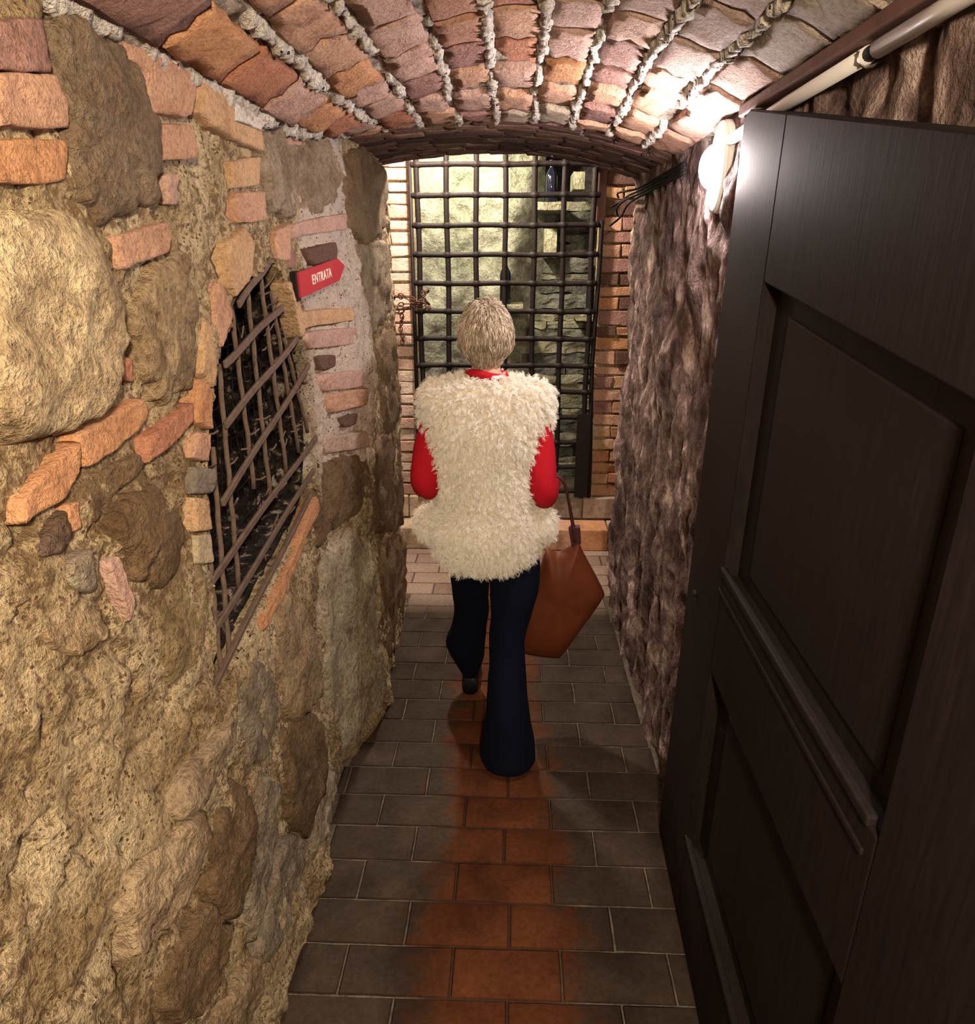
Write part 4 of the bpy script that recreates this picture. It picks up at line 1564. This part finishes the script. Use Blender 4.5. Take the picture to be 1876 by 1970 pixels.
tadd(g_loft([(BX, 2.43, 0.70, 0.12, 0.085), (BX, 2.43, 0.78, 0.165, 0.115), (BX, 2.43, 0.88, 0.165, 0.118), (BX, 2.43, 0.96, 0.14, 0.10)], 28, 3))
tadd(g_loft([(0.0, 2.265, 0.018, 0.104, 0.125), (0.0, 2.27, 0.06, 0.100, 0.122), (-0.004, 2.30, 0.22, 0.080, 0.10), (-0.006, 2.345, 0.38, 0.068, 0.083), (-0.006, 2.37, 0.47, 0.066, 0.08), (0.012, 2.395, 0.60, 0.082, 0.088), (0.018, 2.415, 0.73, 0.094, 0.098), (0.0, 2.43, 0.84, 0.09, 0.10)], 28, 5, noise=0.005, seed=2, nscale=11))
tadd(g_loft([(-0.167, 2.745, 0.085, 0.040, 0.065), (-0.172, 2.735, 0.14, 0.056, 0.085), (-0.182, 2.715, 0.21, 0.075, 0.10), (-0.186, 2.69, 0.275, 0.083, 0.098), (-0.166, 2.65, 0.36, 0.074, 0.085), (-0.152, 2.60, 0.47, 0.069, 0.080), (-0.152, 2.53, 0.60, 0.072, 0.085), (-0.154, 2.46, 0.73, 0.078, 0.096), (-0.15, 2.44, 0.84, 0.09, 0.10)], 28, 5, noise=0.005, seed=5, nscale=11))
to_ = tr.build('trousers', M['denim'], person)
rm = to_.modifiers.new('remesh', 'REMESH')
rm.mode = 'VOXEL'
rm.voxel_size = 0.008
rm.use_smooth_shade = True
sm = to_.modifiers.new('smooth', 'SMOOTH')
sm.iterations = 2
# boots
for (ax, ay, az, yaw_) in ((0.0, 2.235, 0.0, 0.03), (-0.167, 2.725, 0.0, -0.02)):
    keys = [(-0.030, 0.034, 0.030), (-0.02, 0.036, 0.045), (0.03, 0.037, 0.045), (0.10, 0.042, 0.036), (0.17, 0.042, 0.028), (0.215, 0.026, 0.018), (0.225, 0.010, 0.010)]
    R = catmull(keys, 3)
    v, f = [], []
    n_ = 16
    for (yy_, rx, h) in R:
        for k in range(n_):
            t = 2 * PI * k / n_
            v.append((ax + rx * math.cos(t), ay + yy_, az + max(0.001, h + h * math.sin(t) * (1.0 if math.sin(t) < 0 else 1.0))))
    for i in range(len(R) - 1):
        for k in range(n_):
            f.append((i * n_ + k, i * n_ + (k + 1) % n_, (i + 1) * n_ + (k + 1) % n_, (i + 1) * n_ + k))
    f.append(tuple(range(n_ - 1, -1, -1)))
    f.append(tuple((len(R) - 1) * n_ + k for k in range(n_)))
    sh_ = MB()
    sh_.add(pl(v), f)
    sh_.add(*(lambda g_: (pl(g_[0]), g_[1]))(g_tube([(ax, ay + 0.01, 0.05), (ax, ay + 0.015, 0.17)], [0.036, 0.040], 14)))
    sh_.build('boot', M['boot'], person)

# vest
vs = MB()


def vadd(g_):
    vs.add(pl(g_[0]), g_[1])


vadd(g_loft([(BX, 2.43, 0.755, 0.145, 0.125), (BX, 2.43, 0.81, 0.176, 0.145), (BX, 2.43, 0.89, 0.195, 0.155), (BX, 2.43, 0.96, 0.162, 0.135), (BX, 2.43, 1.04, 0.156, 0.128), (BX, 2.43, 1.12, 0.163, 0.13), (BX, 2.43, 1.22, 0.188, 0.134), (BX, 2.43, 1.31, 0.198, 0.125), (BX, 2.43, 1.36, 0.188, 0.110), (BX, 2.43, 1.39, 0.150, 0.085), (BX, 2.435, 1.405, 0.085, 0.066)], 36, 4, power=2.3, noise=0.008, seed=4, nscale=9))
for s in (-1, 1):
    vadd(g_ball((BX + s * 0.158, 2.43, 1.335), (0.058, 0.085, 0.062)))
    vadd(g_ball((BX + s * 0.160, 2.44, 1.285), (0.056, 0.085, 0.07)))
vadd(g_ball((BX - 0.195, 2.42, 0.90), (0.05, 0.06, 0.055)))
vadd(g_ball((BX + 0.185, 2.42, 0.895), (0.055, 0.06, 0.06)))
vest = vs.build('vest', M['vest_hide'], person)
rm = vest.modifiers.new('remesh', 'REMESH')
rm.mode = 'VOXEL'
rm.voxel_size = 0.012
rm.use_smooth_shade = True


def surface_samples(ob, count, rng):
    dg = bpy.context.evaluated_depsgraph_get()
    ev = ob.evaluated_get(dg)
    me = ev.to_mesh()
    me.calc_loop_triangles()
    nv = len(me.vertices)
    co = np.empty(nv * 3)
    me.vertices.foreach_get('co', co)
    co = co.reshape(-1, 3)
    tri = np.empty(len(me.loop_triangles) * 3, int)
    me.loop_triangles.foreach_get('vertices', tri)
    tri = tri.reshape(-1, 3)
    a, b_, c = co[tri[:, 0]], co[tri[:, 1]], co[tri[:, 2]]
    nr = np.cross(b_ - a, c - a)
    ar = np.linalg.norm(nr, axis=1)
    nr = nr / (ar[:, None] + 1e-12)
    pick = rng.choice(len(tri), count, p=ar / ar.sum())
    u = rng.random((count, 1))
    w = rng.random((count, 1))
    fl = (u + w) > 1
    u = np.where(fl, 1 - u, u)
    w = np.where(fl, 1 - w, w)
    p = a[pick] + u * (b_ - a)[pick] + w * (c - a)[pick]
    ev.to_mesh_clear()
    return p, nr[pick]


def strands(name, paths, radius, mat, parent, taper=0.35):
    """paths: (count, points, 3)"""
    cnt, k, _ = paths.shape
    cv = bpy.data.hair_curves.new(name)
    cv.add_curves([k] * cnt)
    cv.points.foreach_set('position', paths.reshape(-1).astype(np.float32))
    rad = np.tile(np.linspace(1, taper, k), cnt) * radius
    if cv.attributes.get('radius') is None:
        cv.attributes.new('radius', 'FLOAT', 'POINT')
    cv.attributes['radius'].data.foreach_set('value', rad.astype(np.float32))
    o = bpy.data.objects.new(name, cv)
    COL.objects.link(o)
    cv.materials.append(mat)
    o.parent = parent
    o['kind'] = 'stuff'
    return o


rng = np.random.default_rng(5)
NS, NP, NL = 80000, 6, 7000
p, nr = surface_samples(vest, NS, rng)
lock_p, _ = surface_samples(vest, NL, rng)
# nearest lock for each strand (in chunks)
near = np.empty(NS, int)
for i in range(0, NS, 2000):
    d2 = ((p[i:i + 2000, None, :] - lock_p[None, :, :]) ** 2).sum(-1)
    near[i:i + 2000] = d2.argmin(1)
lock_dir = rng.normal(0, 0.55, (NL, 3))
lock_ph = rng.uniform(0, 2 * PI, NL)
lock_len = rng.uniform(0.75, 1.2, NL)
lock_rate = rng.uniform(8, 14, NL)
L = 0.030 * lock_len[near] * rng.uniform(0.8, 1.15, NS)
paths = np.zeros((NS, NP, 3))
g_dir = np.array([0, 0, -1.0])
for k in range(NP):
    t = k / (NP - 1)
    dirv = nr * (0.95 - 0.1 * t) + g_dir * (0.1 + 0.45 * t) + lock_dir[near] * 0.8 + rng.normal(0, 0.05, (NS, 3))
    dirv /= np.linalg.norm(dirv, axis=1, keepdims=True)
    base_ = p + dirv * (L * t)[:, None]
    pull = (lock_p[near] + nr * (L * t)[:, None] + g_dir * (L * t * 0.4)[:, None])
    base_ = base_ * (1 - 0.35 * t) + (pull + dirv * 0) * (0.35 * t)
    ph = lock_ph[near] + lock_rate[near] * t
    sidev = np.cross(nr, g_dir + 0.001)
    sidev /= np.linalg.norm(sidev, axis=1, keepdims=True) + 1e-6
    up2 = np.cross(nr, sidev)
    amp = 0.0045 * t
    base_ = base_ + sidev * (np.cos(ph) * amp)[:, None] + up2 * (np.sin(ph) * amp)[:, None]
    paths[:, k, :] = base_
strands('fur', paths, 0.0006, M['fur'], vest)

# hair: cap plus strands swept down from the crown
hc = MB()
v, f = g_ball((0, 0, 0), (1, 1, 1), 30, 20)
v = np.array(v)
keep_scale = np.array([0.083, 0.101, 0.112])
hv = []
for q in v:
    w = q * keep_scale
    # shorter at the face side, tapering at the nape
    if q[1] > 0.25 and q[2] < 0.45:
        w = w * (0.86, 0.80, 0.9)
    tp = min(1, max(0, (-0.1 - q[2]) / 0.65))
    w = w * (1 - tp * tp * (3 - 2 * tp) * np.array([0.28, 0.28, 0.05]))
    hv.append(w + HC + np.array([0, -0.006, 0.006]))
hc.add(pl(hv), f)
hair = hc.build('hair', plain('hair_base', (0.26, 0.19, 0.125), 0.6), person)
NH, NP = 9000, 7
dirs = rng.normal(0, 1, (NH * 3, 3))
dirs /= np.linalg.norm(dirs, axis=1, keepdims=True)
dirs = dirs[~((dirs[:, 1] > 0.35) & (dirs[:, 2] < 0.35))]
dirs = dirs[dirs[:, 2] > -0.72][:NH]
NH = len(dirs)
crown = np.array([0.1, -0.45, 0.88])
crown /= np.linalg.norm(crown)
paths = np.zeros((NH, NP, 3))
cur = dirs.copy()
rnd = rng.normal(0, 0.16, (NH, 3))
clump = np.stack([fbm(dirs, 5, 2, s) for s in (1, 2, 3)], -1) * 0.5
lift = rng.uniform(0.0, 0.010, NH) + 0.006 * (fbm(dirs, 7, 2, 9) + 0.5)
for k in range(NP):
    t = k / (NP - 1)
    tp = np.clip((-0.1 - cur[:, 2:3]) / 0.65, 0, 1)
    tap = 1 - tp * tp * (3 - 2 * tp) * np.array([[0.26, 0.27, 0.04]])
    paths[:, k, :] = cur * keep_scale * tap * (1 + (0.02 + lift * 10 * math.sin(PI * min(t * 1.2, 1.0)))[:, None]) + HC + np.array([0, -0.006, 0.006]) - PO
    flow = cur - crown * 1.0
    flow[:, 2] -= 0.55
    flow = flow + rnd + clump
    flow -= cur * (flow * cur).sum(1, keepdims=True)
    flow /= np.linalg.norm(flow, axis=1, keepdims=True) + 1e-6
    step = 0.085 * rng.uniform(0.85, 1.15, (NH, 1))
    cur = cur + flow * step
    cur /= np.linalg.norm(cur, axis=1, keepdims=True)
    bot = cur[:, 2] < -0.86
    cur[bot, 2] = -0.86
strands('strands', paths, 0.0011, M['hair'], hair, 0.5)

# ------------------------------------------------------------------ leather tote on the forearm
BY = 2.57
bag = empty('leather_tote', (0.18, BY, 0.4))
tag(bag, 'tan leather tote bag hanging from the right arm of the walking person', 'bag')
BO = np.array([0.18, BY, 0.4])
outl = [(1052, 1056), (1072, 1064), (1090, 1056), (1113, 1042), (1122, 1062), (1163, 1142), (1120, 1205), (1076, 1264), (1003, 1254), (998, 1195), (1030, 1120)]
OP = np.array([at_y(a, c, BY)[[0, 2]] for a, c in outl])
OP = smooth_closed(OP, 5, 0.25)
cen = np.array([0.19, 0.55])
v, f = [], []
no = len(OP)
prof = [(0.18, 0.075), (0.45, 0.072), (0.72, 0.062), (0.92, 0.04), (1.0, 0.012), (1.0, -0.012), (0.92, -0.04), (0.72, -0.062), (0.45, -0.072), (0.18, -0.075)]
for (s, h) in prof:
    q = cen + (OP - cen) * s
    nz = fbm(np.stack([q[:, 0] * 2.0, np.full(no, h), q[:, 1] * 0.6], -1), 13, 2, 8)
    for a, e in zip(q, nz):
        v.append((a[0], BY - h * 0.9 + e * 0.010 * min(1, (1.02 - s) * 3), a[1]))
for k in range(len(prof) - 1):
    for i in range(no):
        j = (i + 1) % no
        f.append((k * no + i, (k + 1) * no + i, (k + 1) * no + j, k * no + j))
f.append(tuple(range(no)))
f.append(tuple((len(prof) - 1) * no + no - 1 - i for i in range(no)))
mesh_obj('bag_body', [tuple(np.array(q) - BO) for q in v], f, M['leather'], bag)
arm_hook = np.array([0.144, 2.555, 0.985])
for (pa, off) in (((1106, 1040), -0.015), ((1108, 1038), 0.02)):
    e_ = at_y(*pa, BY)
    pts = [arm_hook + np.array([-0.045, off, -0.012]), arm_hook + np.array([-0.03, off, 0.040]), arm_hook + np.array([0.018, off, 0.052]), arm_hook + np.array([0.052, off, 0.02]), (arm_hook + np.array([0.05, off, 0]) + e_) / 2 + np.array([0.006, 0, 0]), np.array([e_[0], BY + off, e_[2]])]
    g_ = g_tube(catmull(pts, 5), 0.0055, 8)
    mesh_obj('handle', [tuple(np.array(q) - BO) for q in g_[0]], g_[1], M['leather_dark'], bag)
tabp = [at_y(*q, BY - 0.005) for q in ((1094, 1018), (1099, 1012), (1116, 1012), (1118, 1045), (1100, 1052))]
g_ = g_prism([(q[0], q[2]) for q in tabp], 0.03, lambda a, b_, h: np.array([a, BY - 0.015 + h, b_]) - BO)
bevel(mesh_obj('handle_tab', *g_, M['leather_dark'], bag, False), 0.004, 2)
